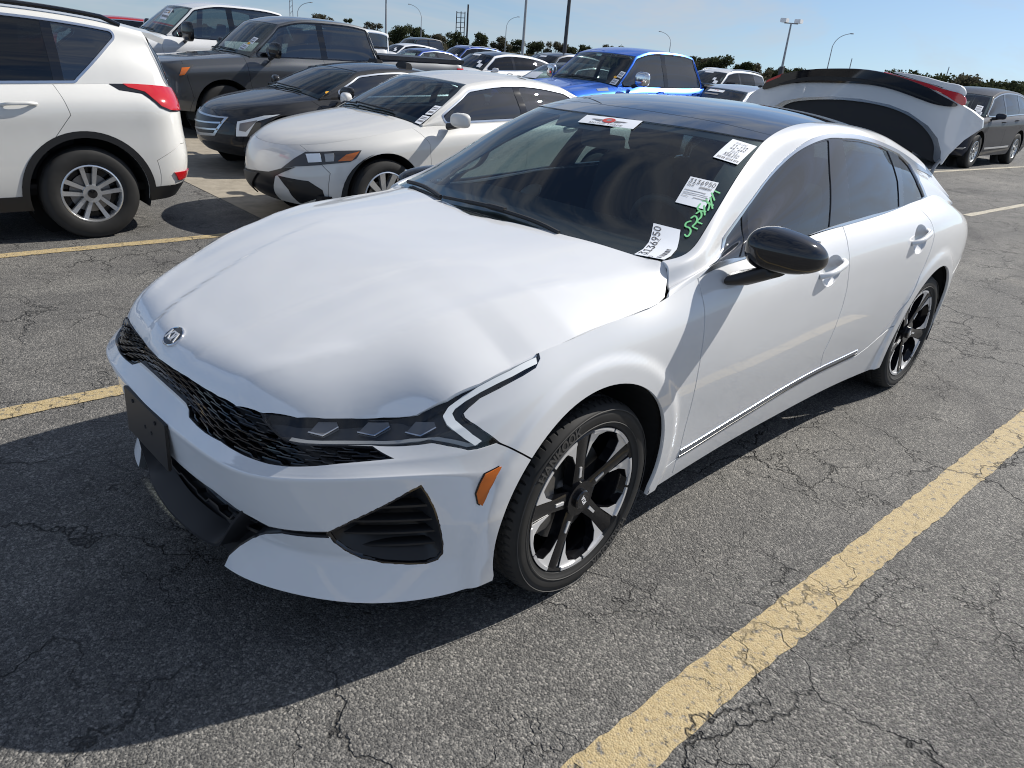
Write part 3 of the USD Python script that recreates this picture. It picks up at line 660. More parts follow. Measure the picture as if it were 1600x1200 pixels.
    # ---- headlights
    for sd in (1, -1):
        g = head if sd == 1 else mp(head)
        fl = (lambda a: a) if sd == 1 else (lambda a: np.asarray(a) * [-1, 1])
        dst = LineString(fl(L([(839,563),(820,572),(800,583),(775,595),(750,608),(725,623),(706,637),(699,648),(705,660),(718,671),(733,683),(748,693)]))).buffer(.0095, cap_style=2, join_style=1)
        lens = patch(B, g.intersection(B.full()).buffer(-.0015).difference(dst), -.002, .004, .02, .012); h = emit('headlight', *lens[:2], 'lens_glass', car, lens[2])
        bk = patch(B, g.intersection(B.full()).buffer(.003), -.034, 0, .03, .02); emit('lamp_back', *bk[:2], 'lamp_dark', h, bk[2])
        wl = patch(B, g.intersection(B.full()).buffer(.0005).difference(g.buffer(-.0035)), -.002, .034, .03, .02); emit('lamp_rim', *wl[:2], 'gloss_black', h, wl[2])
        st = LineString(fl(L([(839,563),(820,572),(800,583),(775,595),(750,608),(725,623),(706,637),(699,648),(705,660),(718,671),(733,683),(748,693)]))).buffer(.0095, cap_style=2, join_style=1)
        p_ = patch(B, st.intersection(g.buffer(-.003)), -.0015, .015, .02, .012); emit('daytime_light', *p_[:2], 'lamp_strip', h, p_[2])
        st = LineString(fl(L([(452,683),(475,687),(500,688.5),(580,688.5),(640,686),(672,684.5),(700,689),(733,697),(750,694)]))).buffer(.0065, cap_style=2, join_style=1)
        p_ = patch(B, st.intersection(g.buffer(-.003)), -.012, .012, .02, .012); emit('lower_light_strip', *p_[:2], 'lamp_strip_dim', h, p_[2])
        for c in ([(480,672),(503,677.5),(528,664)], [(557,672),(583,677.5),(607,664)], [(632,673),(656,679),(681,666)]):
            c = np.array(c, float); pj = Polygon(fl(L(np.vstack([c, [c[2] + (-3, -9)], [c[0] + (16, -17)]])))).buffer(0)
            p_ = patch(B, pj.intersection(g.buffer(-.003)), -.020, .012, .02, .02); pr = emit('lamp_projector', *p_[:2], 'lamp_inner', h, p_[2])
            p_ = patch(B, LineString(fl(L(c))).buffer(.0022, cap_style=2, join_style=2).intersection(g.buffer(-.003)), -.012, .008, .02, .02); emit('projector_trim', *p_[:2], 'chrome', pr, p_[2])
    # ---- lower intake, side vents, splitter lip
    ip = patch(B, intake.intersection(B.full()).buffer(.003), -.055, 0, .04, .03); io = emit('lower_intake', *ip[:2], 'grille_black', car, ip[2])
    iw = patch(B, intake.buffer(.001).difference(intake.buffer(-.006)).intersection(B.full()), -.001, .055, .03, .02); emit('intake_frame', *iw[:2], 'grille_black', io, iw[2])
    bars = []
    for k, vv in enumerate(np.linspace(.09, .26, 6)):
        pts = []
        for j in range(9): pts += [(j * .075, vv - .010 * (j % 2) + .012 * j * .5), (j * .075 + .06, vv - .010 * (j % 2) + .012 * j * .5 + .003)]
        for hs in (1, -1):
            ln = LineString([(a * hs, b) for a, b in pts]).buffer(.0022, cap_style=2).intersection(intake.buffer(-.008)).intersection(B.full())
            if not ln.is_empty: bars.append(patch(B, ln, -.020, .03, .04, .04))
    bb = cat_(*bars); emit('intake_bars', *bb[:2], 'grille_black', io, bb[2])
    for sd in (1, -1):
        g = vent if sd == 1 else mp(vent); c = np.array(g.centroid.coords[0])
        p_ = patch(B, g.buffer(.002), -.004, .0, .02, .015, lambda q, p: -.085 * np.clip(np.array([g.boundary.distance(Point(*a)) for a in q]) / .07, 0, 1)); vo = emit('side_vent', *p_[:2], 'black_plastic', car, p_[2])
        vf = patch(B, g.buffer(.001).difference(g.buffer(-.005)), .0, .03, .03, .02); emit('vent_frame', *vf[:2], 'gloss_black', vo, vf[2])
        for k in range(4):
            y = g.bounds[1] + (g.bounds[3] - g.bounds[1]) * (.16 + .17 * k); ln = LineString([(g.bounds[0], y - .012), (g.bounds[2], y + .008)]).buffer(.0035).intersection(g.buffer(-.004))
            if not ln.is_empty: p_ = patch(B, ln, -.030, .03, .03, .03); emit('vent_fin', *p_[:2], 'black_plastic', vo, p_[2])
    lip = np.array([(.972,0,.205),(.968,.10,.207),(.957,.20,.212),(.940,.275,.222),(.938,.32,.265),(.934,.36,.32),(.928,.40,.375),(.918,.44,.425)])
    lipc = curve(np.vstack([lip[:0:-1] * [1, -1, 1], lip]), 5); k = len(lipc)
    inn = lipc + np.array([-.075, 0, .045]); und = lipc + np.array([-.08, 0, -.012]); nose = lipc + np.array([.0, 0, .010])
    V = np.vstack([und, lipc, nose, inn]); F = []
    for r in range(3):
        for j in range(k - 1): F += [(r * k + j, r * k + j + 1, (r + 1) * k + j + 1), (r * k + j, (r + 1) * k + j + 1, (r + 1) * k + j)]
    put('splitter_lip', trimesh.Trimesh(V, F, process=False), 'black_plastic', car, 40)
    # number plate bracket (no plate)
    br = tbox(0, 0, 0, .010, .328, .150, .004); br.apply_transform(T(1.003, 0, .528) @ R(-.03, [0, 1, 0]))
    bp = put('plate_bracket', br, 'black_plastic', car, 30)
    hs = [trimesh.creation.cylinder(.006, .004, sections=12) for _ in range(6)]
    for h_, (y, z) in zip(hs, [(-.09, .58), (.09, .58), (-.09, .47), (.09, .47), (0, .53), (.05, .53)]): h_.apply_transform(T(1.0075, y, z) @ R(math.pi / 2, [0, 1, 0]))
    put('screw_hole', join(*hs), 'inner_dark', bp, False)
    # amber side marker
    for sd in (1, -1):
        g = Polygon(L([(786,727),(779,728.5),(757,740),(749,755),(743,771),(746,786),(755,792),(762,783),(775,757)])); g = g if sd == 1 else mp(g)
        p_ = patch(B, g.buffer(.003), .002, .006, .02, .02); mo = emit('marker_light', *p_[:2], 'gloss_black', car, p_[2]); p_ = patch(B, g.buffer(-.002), .0045, .004, .02, .02); emit('marker_lens', *p_[:2], 'amber_lens', mo, p_[2])
    # chrome strip above the sill
    for pts, w, mat, o in (([(1062,706),(1113,675),(1170,640),(1225,606.5),(1283,575),(1312,561.5),(1338,549)], .019, 'sill_chrome', .004), ([(1060,713.5),(1113,680.5),(1170,645),(1225,611),(1283,579),(1312,565.5),(1338,553)], .007, 'grille_black', .003)):
        t = ribbon(B, curve(L(pts), 6), w, o, .006); emit('sill_trim', *t[:2], mat, car, t[2]); t = mir(t); emit('sill_trim', *t[:2], mat, car, t[2])
    # ---- hood
    ys = np.array([0, .2, .41, .553, .641, .722, .748, .778, .802, .840, .819, .80, .788, .77, .753])
    hood_side = np.array([(.690,.641,.737),(.628,.694,.745),(.570,.756,.760),(.505,.800,.808),(.417,.828,.840),(.315,.842,.866),(.228,.857,.885),(.095,.868,.914),(-.075,.870,.929),(-.26,.865,.938),(-.31,.860,.942),(-.355,.848,.950),(-.385,.828,.966),(-.415,.808,.982),(-.438,.790,1.0),(-.449,.770,1.02),(-.447,.753,1.037)])
    hood_front = np.array([(.945,0,.735),(.940,.1,.735),(.928,.2,.735),(.912,.33,.735),(.898,.41,.735),(.862,.48,.735),(.800,.553,.735),(.745,.60,.736),(.690,.641,.737)])
    hood_rear = np.array([(-.447,.753,1.037),(-.415,.68,1.042),(-.385,.6,1.047),(-.33,.43,1.055),(-.295,.25,1.062),(-.277,.1,1.066),(-.275,0,1.066)])
    gy = np.linspace(-.88, .88, 221); gx = np.linspace(.97, -.50, 185); X, Y = np.meshgrid(gx, gy, indexing='ij')
    zc = lambda x: PchipInterpolator([-.5,-.3,-.15,0,.2,.35,.5,.65,.8,.9,.98], [1.082,1.068,1.056,1.043,1.019,.990,.950,.902,.847,.807,.775])(x)
    cc_ = lambda x: np.interp(x, [-.5, -.1, .2, .98], [.030, .037, .050, .050]) if False else np.interp(x, [-.5, -.1, .095, .228, .31, .98], [.030, .037, .0370, .0430, .050, .050])
    zhigh = lambda x, y: zc(x) - cc_(x) * (abs(y) / .65) ** 4
    ee = np.vstack([curve(hood_front, 12), curve(hood_side, 12)[1:]]); ehalf = ee; e0_ = zhigh(ee[:, 0], ee[:, 1]) - ee[:, 2]
    ek = np.exp(-np.linspace(-2, 2, 13) ** 2); ek /= ek.sum(); e0_ = np.convolve(np.pad(e0_, 6, mode='edge'), ek, 'valid'); kk = np.exp(-np.linspace(-2, 2, 41) ** 2); kk /= kk.sum(); e1_ = np.convolve(np.pad(e0_, 20, mode='edge'), kk, 'valid')
    lam = np.interp(ee[:, 0], [-.45, -.2, .20, .42, .58, .72, .86, .95], [.11, .09, .05, .055, .075, .062, .038, .030])
    dist, ki = cKDTree(ee[:, :2]).query(np.stack([X.ravel(), abs(Y).ravel()], 1)); dist, ki = dist.reshape(X.shape), ki.reshape(X.shape)
    hin = shapely.contains_xy(Polygon(np.vstack([hood_front, hood_side[1:], hood_rear[1:]])[:, :2]).buffer(.002), X.ravel(), abs(Y).ravel()).reshape(X.shape) if False else None
    nxt = np.clip(ki + 1, 1, len(ee) - 1); tg = ee[nxt] - ee[nxt - 1]; cr_ = tg[..., 0] * (abs(Y) - ee[ki][..., 1]) - tg[..., 1] * (X - ee[ki][..., 0]); sgn = np.where(cr_ > 0, 1.0, -1.0)
    ds = np.clip(dist * sgn, -.012, None); fade = np.interp(ki, [len(ee) - 40, len(ee) - 1], [1.0, 0.0])
    gp = np.stack([X.ravel(), abs(Y).ravel()], 1).astype(np.float32); es = ee[::2, :2].astype(np.float32); Dm = np.sqrt(((gp[:, None] - es[None]) ** 2).sum(2)) + .004; Wm = Dm ** -5.0; Wm /= Wm.sum(1, keepdims=True)
    lamS, e1S = (Wm @ lam[::2]).reshape(X.shape), (Wm @ e1_[::2]).reshape(X.shape); wd = (Dm ** -2.0); wd /= wd.sum(1, keepdims=True)
    Z = zhigh(X, Y) - e1S * np.exp(-ds / lamS) - (e0_ - e1_)[ki] * np.exp(-ds / .018)
    from scipy.ndimage import gaussian_filter
    Z = gaussian_filter(Z, 1.2)
    def seg(X, Y, pts):
        pts = np.array(pts); return np.interp(-X, -pts[:, 0], pts[:, 1])
    # two raised lines from the windscreen corners to the front and the step either side of the centre
    yl = seg(X, Y, [(.86,.40),(.6,.55),(.2,.66),(-.45,.77)]); dd = abs(Y) - yl; wgt = np.clip((X + .5) / .5, 0, 1) * np.clip((.9 - X) / .12, 0, 1)
    Z = Z + .010 * wgt * (np.exp(-(np.clip(dd, 0, None) / .09)) * (dd > 0) + np.exp(-(dd / .05) ** 2) * (dd <= 0)) - .004 * wgt
    yl2 = seg(X, Y, [(.90,.15),(.8,.19),(.5,.27),(-.3,.42)]); d2 = abs(Y) - yl2; Z = Z - .006 / (1 + np.exp(-d2 / .006)) * np.clip((X - .1) / .5, 0, 1) * np.clip((.93 - X) / .05, 0, 1)
    H = Surf(np.stack([X, Y, Z], -1), u=gy, v=-gx)
    hl_ = np.vstack([hood_front, hood_side[1:], hood_rear[1:]])
    hxy = np.vstack([hl_, (hl_ * [1, -1, 1])[-2:0:-1]]); hpoly = Polygon(np.stack([hxy[:, 1], -hxy[:, 0]], 1)).buffer(0)
    hpoly = hpoly.buffer(-.005, join_style=1).buffer(.005, join_style=1).buffer(-.0022)
    t = patch(H, hpoly, .001, .018, .02, .02); hood = emit('hood', *t[:2], 'white_paint', car, t[2])
    t = patch(H, hpoly.buffer(.012), -.022, 0, .06, .06); emit('hood_underside', *t[:2], 'inner_dark', hood, t[2])
    # badge
    e0 = H.px([(271.7, 526)])[0]
    c = H.pos(e0[None])[0]; nn = H.nrm(e0[None])[0]; uy = np.array([0, 1.0, 0]); ux = np.cross(uy, nn); ux /= np.linalg.norm(ux)
    Mb = np.eye(4); Mb[:3, 0] = uy; Mb[:3, 1] = -ux if (-ux)[0] < 0 else ux; Mb[:3, 2] = nn; Mb[:3, 3] = c
    if np.linalg.det(Mb[:3, :3]) < 0: Mb[:3, 0] *= -1
    ringm = lathe([(.0435, -.002), (.0435, .004), (.041, .0055), (.0385, .004)], 48); ringm.apply_transform(R(math.pi / 2, [1, 0, 0])); disc = lathe([(.039, .003), (.02, .0042), (.0005, .0045)], 48); disc.apply_transform(R(math.pi / 2, [1, 0, 0]))
    sc = np.diag([1.0, .80, 1, 1])
    bd = put('badge', xf(disc, Mb @ sc), 'gloss_black', car, 40); put('badge_ring', xf(ringm, Mb @ sc), 'chrome', bd, 40)
    tx = join(*[xf(meshkit.text_mesh(s_, .030, .002, True), T(dx, 0, 0)) for s_, dx in (('K', -.0325), ('I', -.0065), ('\u039b', .003))]); tx.apply_translation((0, -.015, .0042)); put('badge_lettering', xf(tx, Mb), 'lamp_white', bd, False)
    # ---- greenhouse
    A_ = np.array([(-.37,.842,.953),(-.46,.846,.974),(-.545,.850,.993),(-.66,.843,1.0),(-.82,.837,1.008),(-1.0,.835,1.02),(-1.2,.835,1.033),(-1.36,.834,1.043),(-1.6,.832,1.051),(-1.85,.830,1.059),(-2.1,.823,1.066),(-2.35,.812,1.074),(-2.55,.796,1.083),(-2.75,.779,1.086),(-2.95,.762,1.082),(-3.12,.748,1.070),(-3.25,.746,1.046),(-3.38,.752,1.0)])
    tb_ = B.P[-1][len(B.u) // 2:]; A_ = np.array([tb_[int(np.argmin(abs(tb_[:, 0] - a[0]) + (tb_[:, 1] < .3) * 9))] for a in A_])
    D_ = np.array([(-.447,.753,1.037),(-.512,.777,1.049),(-.573,.779,1.067),(-.671,.757,1.114),(-.832,.715,1.206),(-.972,.679,1.284),(-1.129,.640,1.355),(-1.22,.621,1.391),(-1.455,.585,1.436),(-1.78,.556,1.4505),(-2.10,.535,1.439),(-2.4,.52,1.415),(-2.65,.52,1.380),(-2.90,.53,1.324),(-3.09,.553,1.272),(-3.22,.585,1.21),(-3.31,.62,1.145),(-3.385,.70,1.05)])
    C_ = np.array([(-.425,.805,.990),(-.50,.822,1.012),(-.575,.824,1.030),(-.69,.798,1.056),(-.845,.758,1.110),(-.99,.733,1.18),(-1.13,.705,1.252),(-1.27,.68,1.313),(-1.50,.655,1.382),(-1.80,.640,1.414),(-2.09,.635,1.399),(-2.37,.63,1.364),(-2.61,.625,1.323),(-2.82,.625,1.275),(-3.0,.632,1.222),(-3.16,.648,1.165),(-3.28,.68,1.10),(-3.38,.728,1.025)])
    B_ = (A_ + C_) / 2; B_[:, 1] += np.interp(np.arange(len(A_)), [0, 2, 8, 18], [.002, .005, .016, .014])
    E_ = (C_ + D_) / 2 + np.array([0, .010, .010]); 
    rows = np.stack([A_, B_, C_, E_, D_]); d = np.linalg.norm(np.diff(rows, axis=1), axis=2).mean(0); tt = np.concatenate([[0], np.cumsum(d)])
    Dn = CubicSpline(tt, rows, axis=1, bc_type='natural')(np.linspace(0, tt[-1], 240)); vv = np.array([0, .16, .32, .37, .43]); 
    GP = CubicSpline(vv, Dn, axis=0, bc_type='natural')(np.linspace(0, vv[-1], 48))
    GH = Surf(GP, u=np.linspace(0, tt[-1], 240), v=np.linspace(0, vv[-1], 48))
    def W(pts): return GH.px(pts)
    wins = {'front_quarter_glass': [(1107,417),(1135,372),(1161,329),(1160.5,350),(1158,401)],
            'front_door_glass': [(1168,397),(1169.5,360),(1169,324),(1185,301),(1197,286.5),(1211,270),(1226,255.5),(1241,243.5),(1255.6,234),(1268,227.5),(1279,223),(1296,218.5),(1298,268),(1297,355),(1256,369.5),(1210,383)],
            'rear_door_glass': [(1317,219),(1330,219.8),(1344,221),(1367,227),(1388,236),(1397,258),(1404,283),(1406,322.5),(1365,334),(1328,345)],
            'rear_quarter_glass': [(1404,243),(1412,250),(1420,259),(1428,273),(1435,289),(1440,300),(1443,308),(1437,312.5),(1412.5,320.5),(1412,295),(1409,268)]}
    wpoly = {k: Polygon(W(v)).buffer(0).buffer(-.004).buffer(.004) for k, v in wins.items()}
    ch_out = Polygon(W([(1093,433),(1129,371),(1164.6,324),(1197,280),(1211,263),(1226,247.6),(1241,235),(1255.6,224),(1270,216.5),(1285,211.4),(1305.6,208.5),(1325,209.5),(1344,212),(1373,221),(1399.6,233),(1425,250),(1452.5,272.5),(1456,277),(1430,264),(1437,283),(1446,303),(1448,309),(1429,319.5),(1405.5,327),(1317,353.5),(1261.5,368.5),(1205,390),(1147,409.5)])).buffer(0)
    ch_in = Polygon(W([(1104,419),(1134,371.5),(1168,323),(1197,284),(1226,253),(1255.6,231),(1279,220.5),(1296,216),(1317,216.5),(1344,218.5),(1367,224.5),(1390,234),(1404,241),(1421,257),(1436,287),(1444,307),(1437,313.5),(1412,321.5),(1365,335),(1317,349),(1256,371),(1205,388),(1158,403)])).buffer(0)
    glassarea = unary_union(list(wpoly.values()))
    dom = GH.full().difference(ch_out.union(ch_in))
    for sd in (0, 1):
        f = mir if sd else (lambda t: t)
        for pc in polys(dom.buffer(-.001)):
            if pc.area < .004: continue
            t = f(patch(GH, pc, 0, .014, .03, .012)); emit('roof_pillar' , *t[:2], 'white_paint', car, t[2])
        t = f(patch(GH, ch_out.difference(ch_in), .003, .012, .03, .01)); emit('window_trim', *t[:2], 'satin_chrome', car, t[2])
        t = f(patch(GH, ch_in.difference(glassarea), -.002, .01, .03, .012)); emit('window_frame', *t[:2], 'gloss_black', car, t[2])
        for k, g in wpoly.items():
            t = f(patch(GH, g.buffer(.002), -.006, 0, .04, .02)); emit(k, *t[:2], 'tinted_glass', car, t[2])
    # ---- windscreen, roof, rear glass
    hr = hood_rear[::-1]; bot = np.vstack([(hood_rear * [1, -1, 1]), hr[1:]])
    bot = curve(bot + [0, 0, -.004], 6)
    tl = curve(np.array([(-.91,0,1.425),(-.917,.12,1.4235),(-.945,.25,1.4205),(-.985,.36,1.418),(-1.065,.48,1.410),(-1.15,.575,1.3985),(-1.22,.621,1.391)]), 6); top = np.vstack([tl[:0:-1] * [1, -1, 1], tl])
    le = curve(D_[:8], 6)
    WS = Surf(coons(bot, top, le, le * [1, -1, 1], 90, 60, lambda u, v: np.stack([u * 0, u * 0, 4 * v * (1 - v) * .022 * (1 - abs(2 * u - 1) ** 2.5)], -1)))
    wfull = WS.full().buffer(-.003)
    t = patch(WS, wfull, -.003, .006, .05, .04); ws = emit('windscreen', *t[:2], 'windscreen_glass', car, t[2])
    inn_ = Polygon([(WS.u[0] + .06, WS.v[0] + .11), (WS.u[-1] - .06, WS.v[0] + .11), (WS.u[-1] - .085, WS.v[-1] - .05), (WS.u[-1] * .62, WS.v[-1] - .045), (WS.u[-1] * .58, WS.v[-1] - .14), (WS.u[-1] * .42, WS.v[-1] - .14), (WS.u[-1] * .38, WS.v[-1] - .045), (WS.u[0] + .085, WS.v[-1] - .05)]).buffer(-.05).buffer(.05)
    t = patch(WS, WS.full().difference(inn_), -.0055, .003, .05, .04); emit('windscreen_border', *t[:2], 'grille_black', ws, t[2])
    rl = curve(D_[7:14], 6); rr_ = curve(np.array([(-2.84,0,1.372),(-2.85,.2,1.368),(-2.87,.38,1.352),(-2.90,.53,1.324)]), 6); rear = np.vstack([rr_[:0:-1] * [1, -1, 1], rr_])
    RF = Surf(coons(top, rear, rl, rl * [1, -1, 1], 70, 80, lambda u, v: np.stack([u * 0, u * 0, .016 * np.sin(np.pi * v) * (1 - abs(2 * u - 1) ** 2.2)], -1)))
    cutv = np.array([RF.px([p])[0] for p in [(880,161),(960,166),(1050,177),(1130,190),(1195,210)]])
    cs_ = [s_ for s_ in (np.vstack([cutv]),)]
    vl = np.polyfit(abs(cutv[:, 0] - RF.u[-1] / 2), cutv[:, 1], 2); uu = np.linspace(0, RF.u[-1], 30); vline = np.clip(np.polyval(vl, abs(uu - RF.u[-1] / 2)), .05, .3)
    seam1 = np.stack([uu, vline], 1)
    for g in lines_cut(RF.full().buffer(-.002), [seam1, [(-.1, RF.v[-1] * .80), (RF.u[-1] + .1, RF.v[-1] * .80)]], .005):
        t = patch(RF, g, .001, .012, .04, .04); emit('roof_panel', *t[:2], 'roof_glass', car, t[2])
    t = patch(RF, RF.full(), -.020, 0, .1, .1); emit('headliner', *t[:2], 'interior', car, t[2])
    gl = curve(D_[13:18], 5); gb_ = curve(np.array([(-3.50,0,1.03),(-3.49,.25,1.03),(-3.46,.48,1.035),(-3.385,.70,1.05)]), 5); gbot = np.vstack([gb_[:0:-1] * [1, -1, 1], gb_])
    RG = Surf(coons(rear, gbot, gl, gl * [1, -1, 1], 50, 30, lambda u, v: np.stack([u * 0, u * 0, .03 * np.sin(np.pi * v) * (1 - abs(2 * u - 1) ** 2.2)], -1)))
    t = patch(RG, RG.full(), 0, .01, .05, .05); emit('rear_window', *t[:2], 'tinted_glass', car, t[2])
    # ---- raised trunk lid
    zz = np.linspace(1.10, 1.80, 30); yy = np.linspace(-.9, .9, 40); Y, Z = np.meshgrid(yy, zz); X = -3.47 + .09 * (Z - 1.48) - .10 * Y ** 2 + .05
    LD = Surf(np.stack([X, Y, Z], -1), u=yy, v=zz)
    lid_out = LD.px([(1165,160.5),(1172.5,147),(1192,135),(1201,127),(1225,116),(1255,110),(1300,107.5),(1345,109),(1381,114),(1420,125),(1450,137),(1480,150.5),(1498,162),(1519,174),(1535.5,187.5),(1534,201),(1504,220.5),(1480,243),(1469.5,258),(1469,252),(1470.4,237),(1465,216),(1450,196.5),(1420,175.5),(1390,163.5),(1345,154.5),(1300,151),(1255,152.4),(1225,157.5),(1202.5,169.5),(1180,180)])
    def lidpart(name, pts, mat, off, th, par): 
        g = Polygon(LD.px(curve(pts, 4, True) if len(pts) > 8 else pts)).buffer(0); t = patch(LD, g, off, th, .04, .04); return emit(name, *t[:2], mat, par, t[2])
    t = patch(LD, Polygon(lid_out).buffer(0), 0, .05, .04, .04); lid = emit('trunk_lid', *t[:2], 'white_paint', car, t[2])
    bk = patch(LD, Polygon(lid_out).buffer(-.004), -.048, 0, .06, .06); emit('lid_inner', bk[0], bk[1][:, ::-1], 'inner_dark', lid, -bk[2])
    sp = [(1193.5,138.6),(1201,126),(1225,115.5),(1255,109.5),(1300,107),(1345,108),(1381,113.4),(1420,124.5),(1450,137),(1475,151),(1496.5,165),(1474,165),(1450,159),(1405,142.5),(1360,132),(1300,129),(1219,133.5)]
    lidpart('spoiler', sp, 'gloss_black', .016, .03, lid)
    lidpart('spoiler_step', [(1219,131.5),(1255,127),(1300,125.5),(1360,128.5),(1405,139),(1450,155),(1474,163),(1450,153),(1405,136),(1345,122.5),(1300,119.5),(1250,122)], 'grille_black', .026, .012, lid)
    lidpart('tail_light_bar', [(1381,112.8),(1420,123),(1450,131),(1480,141),(1507,151.5),(1507,164),(1480,150),(1450,136.5),(1420,125.5)], 'red_lens', .006, .03, lid)
    lidpart('tail_light_bar', [(1199,129),(1201,125),(1224,115),(1221,120)], 'red_lens', .018, .03, lid)
    lidpart('rear_lip', [(1395,113),(1420,116),(1450,122),(1480,130),(1506,138.5),(1507,150),(1480,140),(1450,130),(1420,121)], 'white_paint', -.004, .03, lid)
    lidpart('lid_seal', [(1202.5,170),(1225,158),(1255,153),(1300,151.5),(1345,155),(1390,164),(1420,176),(1450,197),(1465,216.5),(1470,237),(1469,254),(1459,252),(1459,234),(1453,213),(1435,192),(1405,174),(1360,161.4),(1300,155.4),(1255,157),(1228,163),(1212,172)], 'satin_chrome', -.006, .02, lid)
    lidpart('lid_liner', [(1200,174),(1213,169.5),(1228,162),(1255,156),(1300,154.4),(1360,160.4),(1405,173),(1435,191),(1453,212),(1460,234),(1460,253),(1425,238),(1380,222),(1330,205),(1280,194),(1230,184)], 'interior', -.02, .02, lid)
    for sd in (1, -1):
        a = np.array([-3.44, sd * .60, 1.23]); put('lid_hinge', tube(curve([a, a + (.06, 0, -.03), a + (.10, 0, -.12), a + (.08, 0, -.25)], 5), .011, 8), 'brake_metal', lid, 40)
    tr = tbox(-3.6, 0, .70, .62, 1.3, .04); put('trunk_floor', tr, 'interior', car, False)
    bw_ = [tbox(-3.25, 0, .85, .02, 1.40, .34), ]; put('trunk_wall', join(*bw_), 'interior', car, False)
    # ---- mirrors
    for sd in (1, -1):
        n1, n2 = 40, 24; th = np.linspace(-math.pi, math.pi, n1); ph = np.linspace(-math.pi / 2, math.pi / 2, n2); TH, PH = np.meshgrid(th, ph)
        e = .72; sg = lambda a, p: np.sign(a) * abs(a) ** p
        x = sg(np.cos(PH), e) * sg(np.cos(TH), .8); y = sg(np.cos(PH), e) * sg(np.sin(TH), .75); z = sg(np.sin(PH), .85)
        tp = 1 - .22 * y; X = x * .098 * tp + .0; Y = y * .120; Z = z * .072 * tp - .012 * y
        X = np.where(x < 0, X * .62, X * 1.05); X = X - .045 * (y + 1)
        P = np.stack([X - .775, (Y + 1.008), Z + 1.083], -1); S_ = trimesh.Trimesh(*(lambda q: (q.vertices, q.faces))(trimesh.Trimesh(P.reshape(-1, 3), [(i * n1 + j, i * n1 + j + 1, (i + 1) * n1 + j + 1) for i in range(n2 - 1) for j in range(n1 - 1)] + [(i * n1 + j, (i + 1) * n1 + j + 1, (i + 1) * n1 + j) for i in range(n2 - 1) for j in range(n1 - 1)], process=False)), process=True)
        S_.fix_normals()
        ang = np.linspace(0, 2 * np.pi, 28, endpoint=False); el = lambda cx, cy, cz, rx, rz, tl: np.stack([cx + rx * np.cos(ang), cy + tl * np.cos(ang), cz + rz * np.sin(ang)], 1)
        arm = trimesh.convex.convex_hull(np.vstack([el(-.735, .885, .972, .085, .026, -.004), el(-.745, .925, .980, .072, .026, -.01), el(-.775, 1.0, 1.020, .045, .024, -.02)]))
        gm = tbox(-.862, 1.0, 1.08, .01, .17, .10, .02)
        seamr = lathe([(1.0, -.006), (1.02, 0), (1.0, .006)], 40); seamr.apply_transform(R(math.pi / 2, [1, 0, 0])); V = seamr.vertices
        ms = [S_, arm, gm]
        if sd < 0:
            for m_ in ms: m_.vertices = m_.vertices * [1, -1, 1]; m_.faces = m_.faces[:, ::-1]
            for m_ in (ms[0], ms[2]): m_.apply_transform(T(-.80, -.885, 1.0) @ R(1.25, [0, 0, 1]) @ T(.775, .93, -1.083))
        mo = put('mirror', ms[0], 'gloss_black', car, True); put('mirror_arm', ms[1], 'black_plastic', mo, 40); put('mirror_glass', ms[2], 'chrome', mo, 30)
    # ---- interior
    put('dashboard', join(tbox(-.62, 0, .955, .62, 1.42, .14, .06), tbox(-.80, 0, .80, .25, 1.40, .30, .05)), 'interior', car, 30)
    for y in (.37, -.37):
        st = join(tbox(-1.42, y, .52, .55, .52, .20, .07), xf(tbox(0, 0, 0, .17, .50, .66, .07), T(-1.74, y, .86) @ R(-.30, [0, 1, 0])), xf(tbox(0, 0, 0, .11, .27, .20, .05), T(-1.88, y, 1.265) @ R(-.2, [0, 1, 0])), tube([(-1.85, y, 1.1), (-1.87, y, 1.2)], .05, 8))
        put('seat', st, 'seat_cloth', car, 30)
    put('rear_seat', join(tbox(-2.35, 0, .52, .5, 1.35, .22, .07), xf(tbox(0, 0, 0, .18, 1.35, .68, .07), T(-2.72, 0, .86) @ R(-.36, [0, 1, 0])), tbox(-2.86, .42, 1.19, .10, .26, .16, .04), tbox(-2.86, -.42, 1.19, .10, .26, .16, .04)), 'seat_cloth', car, 30)
    sw = trimesh.creation.torus(.175, .016, major_sections=40, minor_sections=10); put('steering_wheel', join(xf(sw, T(-1.02, .37, .98) @ R(-1.15, [0, 1, 0])), xf(tbox(0, 0, 0, .30, .10, .04, .015), T(-1.0, .37, .98) @ R(-1.15, [0, 1, 0]) @ R(math.pi / 2, [0, 0, 1])), tube([(-.8, .37, .9), (-1.0, .37, .975)], .04, 10)), 'interior', car, 40)
    put('cabin_floor', tbox(-1.6, 0, .30, 2.6, 1.6, .03), 'interior', car, False)
    put('rear_view_mirror', join(tbox(-.98, 0, 1.315, .03, .22, .06, .012), tbox(-.93, 0, 1.36, .06, .10, .05, .01)), 'interior', car, 30)
    put('parcel_shelf', tbox(-3.1, 0, 1.05, .45, 1.25, .03), 'interior', car, False)
    # ---- wipers
    def on(S_, pts, off): 
        q = S_.px(pts); return S_.pos(q) + S_.nrm(q) * off
    put('wiper', join(tube(curve(on(WS, [(639,288),(663,295),(690,312)], .012), 5), .009, 6), tube(on(WS, [(645,294),(688,314)], .006), .006, 6)), 'seal', car, 40)
    put('wiper', join(tube(curve(on(WS, [(695,313),(735,321),(768,328),(790,334)], .014), 5), [.007] * 5 + [.009] * 5 + [.012] * 6, 6), tube(curve(on(WS, [(760,326),(800,338),(840,352),(872,369)], .012), 5), .008, 6)), 'seal', car, 40)
    # ---- papers on the windscreen
    def quad(S_, corners): return S_.px(corners)
